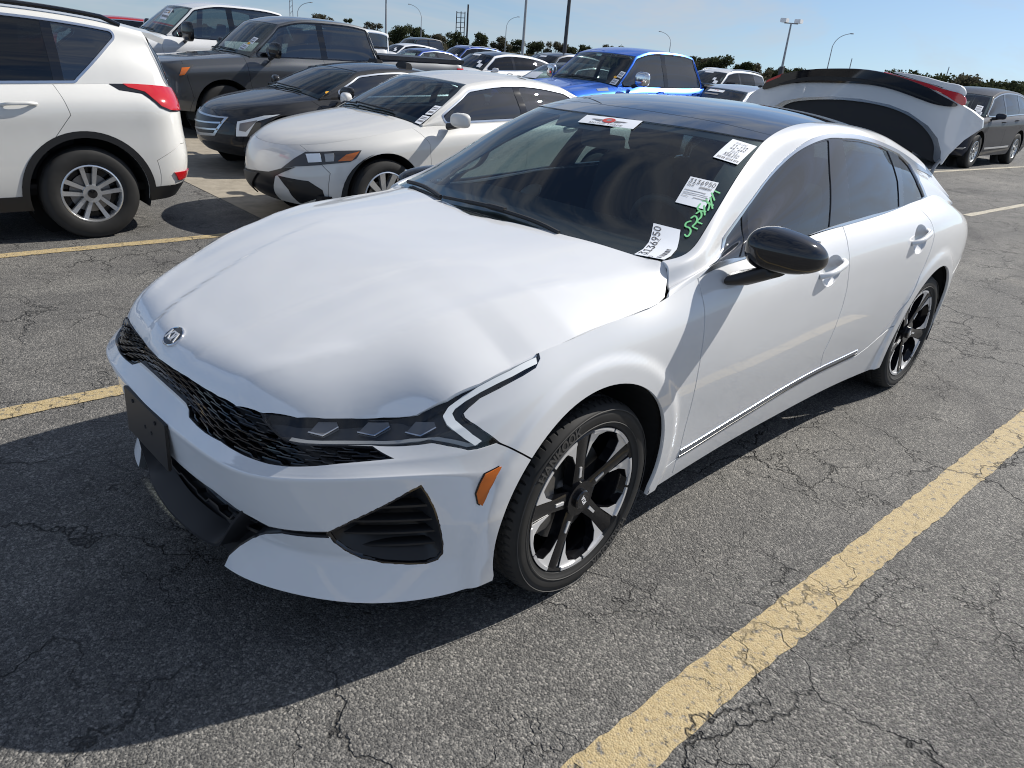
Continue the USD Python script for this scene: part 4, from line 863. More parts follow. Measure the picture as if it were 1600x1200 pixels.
    def bil(q, st): 
        s_, t_ = st[:, :1], st[:, 1:2]; return q[3] * (1 - s_) * (1 - t_) + q[2] * s_ * (1 - t_) + q[0] * (1 - s_) * t_ + q[1] * s_ * t_     # corners: top-left, top-right, bottom-right, bottom-left
    def paper(name, S_, corners, items, label=None):
        q = quad(S_, corners); t = patch(S_, Polygon(q), .0015, .001, .05, .05); o = emit(name, *t[:2], 'paper', car, t[2], label)
        w = np.linalg.norm(S_.pos(q[1:2]) - S_.pos(q[0:1])); h = np.linalg.norm(S_.pos(q[3:4]) - S_.pos(q[0:1]))
        for it in items:
            if it[0] == 'text':
                _, s_, x0, y0, x1, hh, mat, rot = it; m_ = meshkit.text_mesh(s_, 1.0, .001, False); V = m_.vertices; wd = V[:, 0].max()
                if rot: st = np.stack([x0 - (V[:, 1]) * hh * 1.0 + hh, y0 + V[:, 0] / wd * (x1 - x0)], 1)
                else: st = np.stack([x0 + V[:, 0] / wd * (x1 - x0), y0 + V[:, 1] * hh], 1)
                F = m_.faces[V[m_.faces][:, :, 2].min(1) > .0005] if True else m_.faces
            elif it[0] == 'bar':
                _, x0, y0, x1, y1, mat = it; st = np.array([(x0, y0), (x1, y0), (x1, y1), (x0, y1)], float); F = np.array([(0, 1, 2), (0, 2, 3)])
            elif it[0] == 'poly':
                _, pg, mat = it; st, F = trimesh.creation.triangulate_polygon(pg, engine='earcut')
            uv = bil(q, np.asarray(st, float)); P_ = S_.pos(uv) + S_.nrm(uv) * .0028; N_ = S_.nrm(uv)
            F = np.asarray(F); fn = np.cross(P_[F[:, 1]] - P_[F[:, 0]], P_[F[:, 2]] - P_[F[:, 0]]); bad = (fn * N_[F[:, 0]]).sum(1) < 0; F = np.where(bad[:, None], F[:, ::-1], F)
            emit('print', P_, F, mat, o, N_)
        return o
    rg_ = np.random.default_rng(3)
    def barcode(x0, y0, x1, y1, vert=False, n_=26):
        out = []; k = x0 if not vert else y0; end = x1 if not vert else y1
        while k < end:
            w_ = (end - (x0 if not vert else y0)) / n_ * rg_.choice([.5, 1, 1.5]) * .6
            out.append(('bar', k, y0, min(k + w_, end), y1, 'ink') if not vert else ('bar', x0, k, x1, min(k + w_, end), 'ink')); k += w_ * rg_.choice([1.7, 2.2, 2.8])
        return out
    wing = lambda s_: Polygon([(.5 + s_ * .11, .62), (.5 + s_ * .33, .60), (.5 + s_ * .28, .52), (.5 + s_ * .24, .52), (.5 + s_ * .21, .44), (.5 + s_ * .17, .44), (.5 + s_ * .12, .36)])
    paper('windscreen_banner', WS, [(917.5,180),(1005,189),(989,202),(903,191)], [('text', 'MOTOR TRADE', .20, .08, .80, .15, 'ink', False), ('poly', wing(1), 'ink_grey'), ('poly', wing(-1), 'ink_grey'), ('poly', shapely.affinity.scale(Point(.5, .58).buffer(.1, 12), 1.1, 2.9), 'ink_red'), ('poly', shapely.affinity.scale(Point(.5, .60).buffer(.05, 8), .9, 2.6), 'ink_grey')], 'white banner with a red winged emblem')
    paper('lot_ticket', WS, [(1145,217.5),(1182.5,229),(1152.5,257.5),(1114,245.5)], [('text', '11-123', .22, .56, .82, .22, 'ink', False), ('text', '2021', .34, .40, .68, .11, 'ink_grey', False), ('text', 'X58,250', .22, .21, .80, .15, 'ink', False), ('text', 'RUN LANE', .24, .84, .70, .07, 'ink_grey', False)] + barcode(.10, .06, .94, .14))
    paper('vehicle_label', WS, [(1079,276),(1123,286),(1100,327.5),(1055,316)], [('text', '3136950', .04, .78, .96, .16, 'ink', False), ('text', 'DLR', .06, .66, .28, .08, 'ink', False), ('bar', .06, .50, .80, .52, 'ink_grey'), ('bar', .06, .42, .90, .435, 'ink_grey'), ('bar', .06, .36, .95, .375, 'ink_grey'), ('bar', .06, .28, .30, .295, 'ink_grey'), ('bar', .45, .28, .95, .30, 'ink_grey')] + barcode(.48, .64, .90, .72))
    paper('vehicle_label', WS, [(1021,349),(1063,359.5),(1037.5,406),(991,397.5)], [('text', '3136950', .05, .04, .95, .26, 'ink', True), ('text', 'DLR', .46, .05, .30, .14, 'ink', True), ('bar', .36, .06, .38, .66, 'ink_grey')] + barcode(.70, .04, .86, .42, True, 16))
    # green hand-written number on the glass
    strokes = [[(1079,346),(1072,349),(1071,354),(1076,356),(1079,361),(1077,367),(1073,370),(1070,367)], [(1080,341),(1086,338),(1089,343),(1085,351),(1082,354),(1089,358)], [(1088,334),(1094,331),(1096,337),(1092,343),(1089,346),(1096,350)],
               [(1094,319),(1090,327),(1102,331)], [(1100,322),(1101,336)], [(1098,314),(1108,318),(1106,329)], [(1104,311),(1105,317),(1114,321)], [(1110,309),(1113,326)], [(1112,302),(1116,313)], [(1117,299),(1124,302)]]
    gs = []
    for s_ in strokes:
        q = WS.px(curve(s_, 5) if len(s_) > 2 else s_); g = LineString(q).buffer(.0030).intersection(WS.full()); gs.append(patch(WS, g, .002, .001, .03, .03))
    g = cat_(*gs); emit('hand_written_number', *g[:2], 'green_marker', car, g[2])
    # ---- wheels
    yf = .905
    st_ = .034
    for (x, sd, sa, ph) in ((0, 1, st_, .143), (-2.85, 1, 0, -.55), (0, -1, 0, .4), (-2.85, -1, 0, .1)):
        if sd == 1 and x == 0: loc = (x - math.sin(sa) * .205, .70 + math.cos(sa) * .205, .337)
        else: loc = (x, sd * yf, .337)
        sporty_wheel(car, 'wheel', loc, sd, sa if sd == 1 else 0, ph)
    return car, B, H, WS, RF, GH
# ------------------------------------------------------------------ the other cars
def simple_wheel(par, name, x, y, side, Rt, Rr, w, style, far, phase=0.0):
    """style: (spokes, split, material, inset material)"""
    M_ = T(x, y * side, Rt) @ np.diag([1, side, 1, 1.0])
    def P(nm, mesh, mat, p, sm=30):
        mesh = mesh.copy(); mesh.apply_transform(M_); return put(nm, mesh, mat, p, sm)
    s = Rt - Rr
    prof = [(Rr - .004, -.014), (Rr + .008, -.003), (Rr + .3 * s, .003), (Rr + .6 * s, .003), (Rr + .85 * s, -.006), (Rt - .006, -.022), (Rt, -.035), (Rt, -.06), (Rt - .008, -.064), (Rt - .008, -.07), (Rt, -.074), (Rt, -w + .035), (Rt - .02, -w + .005), (Rr, -w)]
    ty = P(name, lathe(prof, 28 if far else 56), 'tyre', par, 35)
    n, split, mat, backmat = style
    P('rim', join(lathe([(Rr, -.008), (Rr - .010, -.004), (Rr - .018, -.014), (Rr - .026, -.06)], 28 if far else 56)), mat, ty, 30)
    P('rim_barrel', join(lathe([(Rr - .024, -.05), (Rr - .03, -.10), (.001, -.105)], 28)), backmat, ty, 30)
    if far:
        pl = [];
        for k in range(n):
            a = phase + k * 2 * math.pi / n; pl.append(rotp(Polygon([(-.03, .03), (.03, .03), (.035, Rr - .015), (-.035, Rr - .015)]), a))
        P('spokes', dish(fine(unary_union(pl + [Point(0, 0).buffer(.07)]), -.03, -.010, .08), Rr, .02), mat, ty, 25)
        return
    P('brake_disc', lathe([(.05, -.09), (.15, -.09), (.15, -.08), (.05, -.08)], 32), 'brake_metal', ty, 30)
    P('hub', dish(fine(Point(0, 0).buffer(.068, 20), -.05, -.008), Rr, .012), mat, ty, 30)
    for k in range(n):
        a = phase + k * 2 * math.pi / n
        if split:
            for sg in (-1, 1):
                bar = Polygon([(sg * .008, .05), (sg * .034, .05), (sg * (.034 + split), Rr - .012), (sg * (split - .002), Rr - .012)])
                sp = dish(fine(rotp(bar, a), -.04, -.008, .05), Rr, .022); V = sp.vertices
                P('spoke', sp, mat, ty, 25)
        else:
            bar = Polygon([(-.022, .05), (.022, .05), (.028, Rr - .012), (-.028, Rr - .012)])
            P('spoke', dish(fine(rotp(bar, a), -.04, -.008, .05), Rr, .022), mat, ty, 25)
        nut = lathe([(.011, -.03), (.011, -.016), (.0005, -.014)], 10); an = a + math.pi / n; nut.apply_translation((.056 * math.sin(an), -.006, .056 * math.cos(an))); P('wheel_nut', nut, 'brake_metal', ty, 30)
    P('hub_cap', lathe([(.036, -.02), (.034, -.010), (.0005, -.008)], 24), 'gloss_black', ty, 30)

def car(name, label, cat, group, S, x, y, rz, traces=None, stickers=(), far=True):
    """a car from its measures. S: dict of sizes, origin on the ground under the front axle, x forward"""
    c, s_ = math.cos(rz), math.sin(rz); MW = np.array([[c, -s_, 0], [s_, c, 0], [0, 0, 1.0]]); OFF = np.array([x, y, 0.0])
    wpix = lambda p: pix(p @ MW.T + OFF)
    root = thing(name, label, cat, (x, y, 0), rz, group)
    g = S.get; du = .09 if far else .05
    W, zb, xf_, xr, wb = S['W'], S['zb'], S['xf'], S['xr'], S['wb']; cdf, cdr = g('cdf', .75), g('cdr', .6)
    zs = S.get('zs', 1.0)
    S = dict(S); S['top'] = [(a, b * zs, c_) for a, b, c_ in S['top']]; S['roof'] = [(a, b * zs, c_) for a, b, c_ in S['roof']]; S['rear_base'] = (S['rear_base'][0], S['rear_base'][1] * zs, S['rear_base'][2]); g = S.get
    top = np.array(S['top'])                                   # (x, z, y) of the hood edge, the belt line and the tail, front to rear
    tz = PchipInterpolator(top[::-1, 0], top[::-1, 1]); tyy = PchipInterpolator(top[::-1, 0], top[::-1, 2])
    zt = lambda X: tz(np.clip(X, top[-1, 0], top[0, 0])); yt = lambda X: tyy(np.clip(X, top[-1, 0], top[0, 0]))
    hs = np.array(g('h', [0, .17, .40, .66, .87, 1.0])); dyr = np.array(g('dy', [.045, .012, 0, 0, .015, None])[:5] + [0]); dxf = np.array(g('dxf', [.10, .02, 0, .015, .05, .10])); dxr = np.array(g('dxr', [.14, .06, 0, .0, .02, .06]))
    ang = np.radians([0, 18, 36, 52, 68, 80, 90]); n = g('n', 3.0); nr = g('nr', 3.4)
    rows = []
    for k in range(6):
        pts = []
        def row_y(X, k=k): return (yt(X) if k == 5 else W - dyr[k] if k < 4 else (W * .45 + yt(X) * .55 - 0 if False else W - dyr[4] - .18 * max(0, W - yt(X) - .1)))
        xfk, xrk = xf_ - dxf[k], xr + dxr[k]
        for a in ang:
            X = xfk - cdf * (1 - math.cos(a) ** (2 / n)) if a < math.pi / 2 - 1e-6 else xfk - cdf
            Y = float(row_y(X)) * math.sin(a) ** (2 / n); pts.append((X, Y))
        for X in np.linspace(xfk - cdf, xrk + cdr, 15)[1:-1]: pts.append((X, float(row_y(X))))
        for a in ang[::-1]:
            X = xrk + cdr * (1 - math.cos(a) ** (2 / nr)) if a < math.pi / 2 - 1e-6 else xrk + cdr
            Y = float(row_y(X)) * math.sin(a) ** (2 / nr); pts.append((X, Y))
        rows.append([(X, Y, zb + (float(zt(X)) - zb) * hs[k] + (g('lift', .05) * (1 - hs[k]) * max(0, (abs(X + wb / 2) - wb / 2) / .9)) ) for X, Y in pts])
    B = ring_surface(rows, 0.0, 150 if far else 240)
    topc = B.P[-1]; nc = len(B.u) // 2; half = topc[nc:]         # left half of the top edge, front to rear
    def tp(X):
        i = np.searchsorted(-half[:, 0], -X); return half[min(max(i, 0), len(half) - 1)]
    vt = B.v[-1]
    def M2(g_): return shapely.affinity.scale(g_, -1, 1, origin=(0, 0))
    def L(pts): 
        def ok(G, P):
            N = B.nrm(G) @ MW.T; return ((P @ MW.T + OFF - CAM) * N).sum(1) < .02
        return B.solve(wpix, pts, ok)
    def XZ(pts): return B.solve(lambda p: p[:, [0, 2]], pts, lambda G, P: (P[:, 1] > .02))
    def YZ(pts, front=True):
        mid = (xf_ + xr) / 2
        return B.solve(lambda p: p[:, [1, 2]], pts, lambda G, P: ((P[:, 0] > xf_ - cdf) if front else (P[:, 0] < xr + cdr)) & (P[:, 1] > -.05))
    Rt, Rr, ar = S['Rt'], S['Rr'], S['Rt'] + g('arch', .06); pm = S['paint']
    def arch(cx, r):
        a = np.linspace(-.25, math.pi + .25, 36); q = XZ(np.stack([cx + r * np.cos(a), Rt + r * np.sin(a)], 1))
        return Polygon(np.vstack([[[q[0, 0], -.2]], q, [[q[-1, 0], -.2]]])).buffer(0)
    A1, A2 = arch(0, ar), arch(-wb, ar); arches = unary_union([A1, A2, M2(A1), M2(A2)])
    # lamps, grille and so on: (name, kind, points, material, offset, depth, mirrored)
    cutouts, feats = [], []
    for f in (traces or []):
        nm, kind, pts, mat, off, mirr = f[:6]; hole = f[6] if len(f) > 6 else False
        q = {'px': L, 'xz': XZ, 'yz': YZ, 'yzr': lambda p: YZ(p, False)}[kind](pts)
        if kind in ('yz', 'yzr') and mirr == 'span':
            q = np.vstack([q, (q * [1 if kind == 'yz' else 1, 1])]); P_ = Polygon(q[:len(pts)])
            if kind == 'yz': P_ = unary_union([P_, M2(P_)]).buffer(.002)
        else: P_ = Polygon(q)
        P_ = P_.buffer(0)
        feats.append((nm, P_, mat, off, mirr, hole))
        if hole: cutouts += [P_] + ([M2(P_)] if mirr is True else [])
    dom = B.full().difference(unary_union([arches] + cutouts))
    seams = []
    for ln in S['seams']: q = XZ(ln); q[q[:, 1] > vt - .03, 1] = vt + .05; seams += [q, q * [-1, 1]]
    names = S['names']                                          # (name, x, z) of one point in each body panel
    pcs = lines_cut(dom, seams, .006 if far else .0045); used = set()
    for nm, px_, pz in names:
        q = XZ([(px_, pz)])[0]; d = [p_.distance(Point(q)) for p_ in pcs]; i = int(np.argmin(d))
        if i in used: continue
        used.add(i); t = patch(B, pcs[i], 0, .012, du, du * .6)
        bot = g('lower_mat')
        pr = emit(nm, *t[:2], pm, root, t[2])
        if abs(pcs[i].centroid.x) > .3:
            t = mir(t); pr2 = emit(nm, *t[:2], pm, root, t[2])
    t = patch(B, dom, -.02, 0, .2, .12); emit('inner_shell', *t[:2], 'inner_dark', root, t[2])
    if g('clad'):                                               # dark plastic along the foot of the body and round the arches
        cl = unary_union([sbox(B.u[0], 0, B.u[-1], B.rows_v[1] * g('clad')), arch(0, ar + .05), arch(-wb, ar + .05), M2(arch(0, ar + .05)), M2(arch(-wb, ar + .05))]).intersection(dom)
        for q in polys(cl):
            t = patch(B, q, .006, .012, du, du * .6); emit('cladding', *t[:2], 'black_plastic', root, t[2])
    for nm, P_, mat, off, mirr, hole in feats:
        base = P_
        t = patch(B, base.intersection(B.full()), off, .012 if off >= 0 else .004, du * .5, du * .4); emit(nm, *t[:2], mat, root, t[2])
        if hole:
            t2 = patch(B, base.buffer(.002).difference(base.buffer(-.004)).intersection(B.full()), 0, abs(off), du, du); emit(nm + '_edge', *t2[:2], 'gloss_black', root, t2[2])
        if mirr is True:
            t = mir(t); emit(nm, *t[:2], mat, root, t[2])
    for cx in (0, -wb):
        for sd in (1, -1):
            a = np.linspace(-.3, math.pi + .3, 24); V = []
            for t_ in a: V += [(cx + (ar + .01) * math.cos(t_), sd * (W - .03), Rt + (ar + .01) * math.sin(t_)), (cx + (ar + .01) * math.cos(t_), sd * .55, Rt + (ar + .01) * math.sin(t_))]
            F = [(2 * k, 2 * k + 1, 2 * k + 3) for k in range(23)] + [(2 * k, 2 * k + 3, 2 * k + 2) for k in range(23)]
            d = trimesh.creation.cylinder(ar + .02, .02, sections=24); d.apply_transform(T(cx, sd * .55, Rt) @ R(math.pi / 2, [1, 0, 0]))
            put('wheel_well', join(trimesh.Trimesh(V, F, process=False), d), 'wheel_well', root, False)
            simple_wheel(root, 'wheel', cx, W - .012, sd, Rt, Rr, g('tw', .23), S['style'], far, .2 + cx)
    put('underbody', tbox((xf_ + xr) / 2, 0, zb + .12, xf_ - xr - .5, 2 * W - .35, .06), 'inner_dark', root, False)
    # hood
    xc = S['cowl'][0]; ncorner = np.searchsorted(-half[:, 0], -(xf_ - dxf[5] - cdf * .45)); icow = np.searchsorted(-half[:, 0], -xc)
    fl = half[:ncorner + 1]; front = np.vstack([fl[:0:-1] * [1, -1, 1], fl]); side = half[ncorner:icow + 1]
    cc = half[icow]; cb, cr = g('cowl_bow', .16), g('crown', .07)
    tt = np.linspace(-1, 1, 25); cow = np.stack([cc[0] + cb * (1 - abs(tt) ** 2.2), cc[1] * tt, cc[2] + 0 * tt], 1)
    ff = lambda u, v: (1 - abs(2 * u - 1) ** g('hp', 3.0)) * (1 - np.exp(-v / .10)) * cr * (.75 + .25 * v)
    HP = coons(front, cow, side, side * [1, -1, 1], 41, 31, lambda u, v: np.stack([0 * u, 0 * u, ff(u, v) + g('ridge', 0.0) * np.exp(-((abs(2 * u - 1) - .62) / .05) ** 2) * np.sin(np.pi * np.clip(v, 0, 1)) ** .5], -1))
    H = Surf(HP); t = patch(H, H.full().buffer(-.003), 0, .02, du, du); hd = emit('hood', *t[:2], pm, root, t[2])
    bot = HP[-1] - [0, 0, .008]
    # greenhouse
    roof = np.array(S['roof'])                                  # (x, z, y): windscreen top corner ... rear glass top corner
    base = np.array(S['rear_base'])                             # (x, z, y) foot of the rear pillar
    if g('snap', True):
        q = tp(base[0]); base = np.array([q[0], q[2], q[1]])
    Dp = np.vstack([[cc[0], cc[1] - .0, cc[2] + .012], *[(r[0], r[2], r[1]) for r in curve(roof[:, [0, 1, 2]], 6)], [base[0], base[2], base[1] + .012]])
    lerp = lambda a, b, t, o: a + (b - a) * t + np.array([0, o, o])
    fb_, tb2 = g('pillar_bow', .008), g('pillar_bow', .008)
    Dp = np.vstack([Dp[:1], *[lerp(Dp[0], Dp[1], t, fb_ * 4 * t * (1 - t))[None] for t in (.25, .5, .75)], Dp[1:-1], *[lerp(Dp[-2], Dp[-1], t, tb2 * 4 * t * (1 - t))[None] for t in (.25, .5, .75)], Dp[-1:]])
    if False and g('tail_bulge'): Dp = np.vstack([Dp[:-1], (Dp[-2] + Dp[-1]) / 2 + np.array(g('tail_bulge')), Dp[-1:]])
    if False and g('front_bulge'): Dp = np.vstack([Dp[:1], (Dp[0] + Dp[1]) / 2 + np.array(g('front_bulge')), Dp[1:]])
    d = np.concatenate([[0], np.cumsum(np.linalg.norm(np.diff(Dp, axis=0), axis=1))]); tt = np.linspace(0, d[-1], 110); D = np.stack([PchipInterpolator(d, Dp[:, k])(tt) for k in range(3)], 1)
    A = np.array([tp(np.clip(X, min(base[0], cc[0]), cc[0])) for X in D[:, 0]]); A[:, 0] = np.clip(D[:, 0], min(base[0], cc[0]), cc[0])
    k5 = np.convolve(np.pad(A[:, 1], 4, mode='edge'), np.ones(9) / 9, 'valid'); A[:, 1] = k5
    hh = [0, .4, .80, .91, 1.0]; tw_ = g('tumble', 1.35)
    rows_ = [A + (D - A) * np.array([h, h ** tw_, h]) for h in hh]; rows_[3] = rows_[3] + np.array([0, .006, .010]); 
    GP = CubicSpline(np.array(hh), np.array(rows_), axis=0, bc_type='natural')(np.linspace(0, 1, 22))
    hgt = float(np.median(np.linalg.norm(D - A, axis=1))); GH = Surf(GP, u=tt, v=np.linspace(0, hgt, 22))
    outl = Polygon(np.vstack([np.stack([A[:, 0], A[:, 2] - g('wdrop', .035)], 1), np.stack([D[::-1, 0], D[::-1, 2]], 1)])).buffer(0)
    wz = outl.buffer(-g('wm', .062)); wz = max(polys(wz), key=lambda p_: p_.area)
    if g('win_clip'): wz = wz.intersection(Polygon(S['win_clip'])); wz = max(polys(wz), key=lambda p_: p_.area)
    wz = wz.buffer(-.03).buffer(.03)
    def GXZ(pg):
        def one(p_): 
            e = np.array(p_.segmentize(.06).exterior.coords)[:-1]; return Polygon(GH.solve(lambda q: q[:, [0, 2]], e)).buffer(0)
        return unary_union([one(p_) for p_ in polys(pg)])
    bars = [Polygon([(a - w / 2, 0), (a + w / 2, 0), (a + w / 2 - sl * 1.0, 3.0), (a - w / 2 - sl * 1.0, 3.0)]) for a, w, sl in S['pillars']]
    glassp = wz.difference(unary_union(bars)) if bars else wz
    frame = GXZ(wz.buffer(.016)); inn_ = GXZ(wz); gl = [GXZ(p_.buffer(-.006)) for p_ in polys(glassp) if p_.area > .004]
    body = GH.full().difference(frame)
    gmat = S.get('glass', 'tinted_glass')
    for sd in (0, 1):
        f = mir if sd else (lambda t: t)
        for p_ in polys(body.buffer(-.0005)):
            if p_.area < .002: continue
            t = f(patch(GH, p_, 0, .012, du, du * .5)); emit('roof_pillar', *t[:2], g('pillar_mat', pm), root, t[2])
        t = f(patch(GH, frame.difference(inn_.buffer(-.001)), .003, .01, du, du * .5)); emit('window_trim', *t[:2], g('trim', 'gloss_black'), root, t[2])
        t = f(patch(GH, inn_.difference(unary_union(gl)), -.002, .01, du, du * .5)); emit('window_frame', *t[:2], 'gloss_black', root, t[2])
        for k, p_ in enumerate(gl):
            t = f(patch(GH, p_.buffer(.001), -.006, 0, .12, .12)); emit('side_window', *t[:2], gmat if (k < g('clear', 9)) else 'privacy_glass', root, t[2])
    # windscreen, roof, rear window
    iw = int(np.argmin(np.linalg.norm(D - [roof[0, 0], roof[0, 2], roof[0, 1]], axis=1))); ig = int(np.argmin(np.linalg.norm(D - [roof[-1, 0], roof[-1, 2], roof[-1, 1]], axis=1)))
    tt = np.linspace(-1, 1, 25); Wt = D[iw]; wtop = np.stack([Wt[0] + g('wbow', .13) * (1 - abs(tt) ** 2.2), Wt[1] * tt, Wt[2] + g('rcrown', .03) * (1 - abs(tt) ** 2.2)], 1)
    WS = Surf(coons(bot, wtop, D[:iw + 1], D[:iw + 1] * [1, -1, 1], 41, 25, lambda u, v: np.stack([u * 0, u * 0, 4 * v * (1 - v) * .015 * (1 - abs(2 * u - 1) ** 2.5)], -1)))
    t = patch(WS, WS.full().buffer(-.004), -.004, .004, .12, .12); ws = emit('windscreen', *t[:2], S.get('ws_glass', 'windscreen_glass'), root, t[2])
    bd = WS.full().difference(sbox(.05, .07, WS.u[-1] - .05, WS.v[-1] - .05).buffer(-.03).buffer(.03)); t = patch(WS, bd, -.006, .002, .12, .12); emit('windscreen_border', *t[:2], 'grille_black', ws, t[2])
    Rg = D[ig]; rtop = np.stack([Rg[0] - g('gbow', .06) * (1 - abs(tt) ** 2.2), Rg[1] * tt, Rg[2] + g('rcrown', .03) * (1 - abs(tt) ** 2.2)], 1)
    RF = Surf(coons(wtop, rtop, D[iw:ig + 1], D[iw:ig + 1] * [1, -1, 1], 31, 41, lambda u, v: np.stack([u * 0, u * 0, .012 * np.sin(np.pi * v) * (1 - abs(2 * u - 1) ** 2.2)], -1)))
    t = patch(RF, RF.full().buffer(-.002), .001, .01, du, du); rf = emit('roof_panel', *t[:2], g('roof_mat', pm), root, t[2])
    t = patch(RF, RF.full(), -.03, 0, .2, .2); emit('headliner', *t[:2], 'interior', root, t[2])
    pickup = S['kind'] == 'pickup'; iend = len(D) - 1
    if S['kind'] == 'sedan':
        bp = D[iend]; gbase = np.stack([bp[0] - g('dbow', .12) * (1 - abs(tt) ** 2.2), bp[1] * tt, bp[2] + .025 * (1 - tt ** 2)], 1)
    elif pickup: bp = D[iend]; gbase = np.stack([bp[0] + 0 * tt, bp[1] * tt, bp[2] + 0 * tt], 1)
    else:
        iq = int(np.argmin(np.linalg.norm(half - D[iend], axis=1))); tl = half[iq:]; gbase = np.vstack([tl * [1, -1, 1], tl[::-1][1:]])
    sl = D[ig:]; RG = Surf(coons(rtop, gbase, sl, sl * [1, -1, 1], 31, 21, lambda u, v: np.stack([-(u * 0 + np.sin(np.pi * v) * g('rgb', .03) * (1 - abs(2 * u - 1) ** 2.2)), u * 0, u * 0 + np.sin(np.pi * v) * g('rgb', .03) * .5 * (1 - abs(2 * u - 1) ** 2)], -1)))
    inset = g('rgm', (.10, .05, .06)); box_ = sbox(inset[0], inset[1], RG.u[-1] - inset[0], RG.v[-1] - inset[2]).buffer(-.05).buffer(.05)
    t = patch(RG, RG.full().difference(box_).buffer(-.001), 0, .01, du, du); emit('tail_frame', *t[:2], g('tail_mat', pm), root, t[2])
    t = patch(RG, box_.buffer(.001), -.004, .004, .12, .12); emit('rear_window', *t[:2], S.get('rear_glass', 'privacy_glass'), root, t[2])
    if g('spoiler'):
        a_ = rtop + [.04, 0, .004]; b_ = rtop + np.array([-g('spoiler'), 0, -.045]); c_ = rtop + np.array([-g('spoiler') + .02, 0, -.085]); d_ = rtop + [.0, 0, -.03]; k_ = len(rtop)
        V = np.vstack([a_, (a_ + b_) / 2 + [0, 0, .012], b_, c_, d_]); F = [(r * k_ + j, r * k_ + j + 1, (r + 1) * k_ + j + 1, (r + 1) * k_ + j) for r in range(4) for j in range(k_ - 1)]
        sides = [[0, k_, 2 * k_, 3 * k_, 4 * k_], [k_ - 1, 2 * k_ - 1, 3 * k_ - 1, 4 * k_ - 1, 5 * k_ - 1]]; F3 = np.vstack([np.array(F)[:, [0, 1, 2]], np.array(F)[:, [0, 2, 3]]] + [[(q[0], q[i], q[i + 1])] for q in sides for i in (1, 2, 3)])
        put('spoiler', trimesh.Trimesh(V, F3, process=False), pm, root, 40)
    if S['kind'] == 'sedan':
        iq = int(np.argmin(np.linalg.norm(half - (D[iend] - [0, 0, .012]), axis=1))); ncr = np.searchsorted(-half[:, 0], -(xr + dxr[5] + cdr * .4)); tl = half[ncr:]; tail = np.vstack([tl * [1, -1, 1], tl[::-1][1:]])
        DK = Surf(coons(gbase, tail, half[iq:ncr + 1], half[iq:ncr + 1] * [1, -1, 1], 31, 13, lambda u, v: np.stack([u * 0, u * 0, .02 * np.sin(np.pi * np.clip(v, 0, 1)) * (1 - abs(2 * u - 1) ** 2.2)], -1)))
        t = patch(DK, DK.full().buffer(-.003), 0, .012, du, du); emit('trunk_lid', *t[:2], pm, root, t[2])
    if pickup:
        bx0, bx1 = base[0] - .03, xr + .08; zr = float(zt((bx0 + bx1) / 2)); yb_ = float(yt((bx0 + bx1) / 2))
        bk = [tbox((bx0 + bx1) / 2, 0, zr - .5, bx0 - bx1, 2 * yb_ - .08, .03)] + [tbox((bx0 + bx1) / 2, sd * (yb_ - .035), zr - .25, bx0 - bx1, .04, .49) for sd in (1, -1)] + [tbox(bx0 - .02, 0, zr - .25, .04, 2 * yb_ - .1, .49), tbox(bx1 + .03, 0, zr - .25, .05, 2 * yb_ - .1, .49)]
        put('truck_bed', join(*bk), 'black_plastic', root, False)
        rails = [tbox((bx0 + bx1) / 2, sd * (yb_ - .015), zr + .012, bx0 - bx1, .07, .03, .01) for sd in (1, -1)]
        for r_ in rails: put('bed_rail', r_, 'black_plastic', root, 30)
        put('cab_back', tbox(base[0] + .02, 0, (zb + .3 + zr) / 2, .03, 2 * W - .25, zr - zb - .3), pm, root, False)
        if g('cover'): put('bed_cover', tbox((bx0 + bx1) / 2 - .02, 0, zr + .045, bx0 - bx1 + .05, 2 * yb_ - .02, .045, .02), 'black_plastic', root, 30)
    # mirrors, handles, rails, wipers
    mz, mx = g('mirror', (cc[0] - .28, float(zt(cc[0] - .3)) + .05))[1], g('mirror', (cc[0] - .28, 0))[0]; ms = g('mirror_size', (.12, .20, .13))
    for sd in (1, -1):
        yb_ = W + .02
        m_ = trimesh.creation.icosphere(3, 1.0); V = m_.vertices; V = np.sign(V) * abs(V) ** .7; m_.vertices = V * [ms[0] / 2, ms[1] / 2, ms[2] / 2]; m_.vertices[:, 0] -= .25 * (m_.vertices[:, 1]) ; V = m_.vertices.copy(); V[:, 0] = np.where(V[:, 0] < -ms[0] * .25, -ms[0] * .25, V[:, 0]); m_.vertices = V
        m_.apply_translation((mx, yb_ + ms[1] * .45, mz)); arm = tube([(mx + .02, W - .06, mz - ms[2] * .55), (mx, yb_ + ms[1] * .4, mz - ms[2] * .3)], [.035, .028], 10)
        if sd < 0:
            for q in (m_, arm): q.vertices = q.vertices * [1, -1, 1]; q.faces = q.faces[:, ::-1]
        mo = put('mirror', m_, g('mirror_mat', pm), root, True); put('mirror_arm', arm, 'black_plastic', mo, 30)
        for hx, hz in S['handles']:
            q = XZ([(hx, hz)]); hq = np.stack([q[0, 0] + np.linspace(-.11, .11, 9), np.full(9, q[0, 1])], 1); hp = B.pos(hq) + B.nrm(hq) * (.035 * (1 - abs(np.linspace(-1, 1, 9)) ** 4))[:, None] if True else 0
            hb = tube(hp, .013, 8)
            if sd < 0: hb.vertices = hb.vertices * [1, -1, 1]; hb.faces = hb.faces[:, ::-1]
            put('handle', hb, g('handle_mat', pm), root, 40)
        if g('rails'):
            a = D[iw + 6:ig - 2][::4] + [0, .0, .035]; a[0, 2] -= .03; a[-1, 2] -= .03
            rr_ = tube(a, .018, 8)
            if sd < 0: rr_.vertices = rr_.vertices * [1, -1, 1]; rr_.faces = rr_.faces[:, ::-1]
            put('roof_rail', rr_, S['rails'], root, 40)
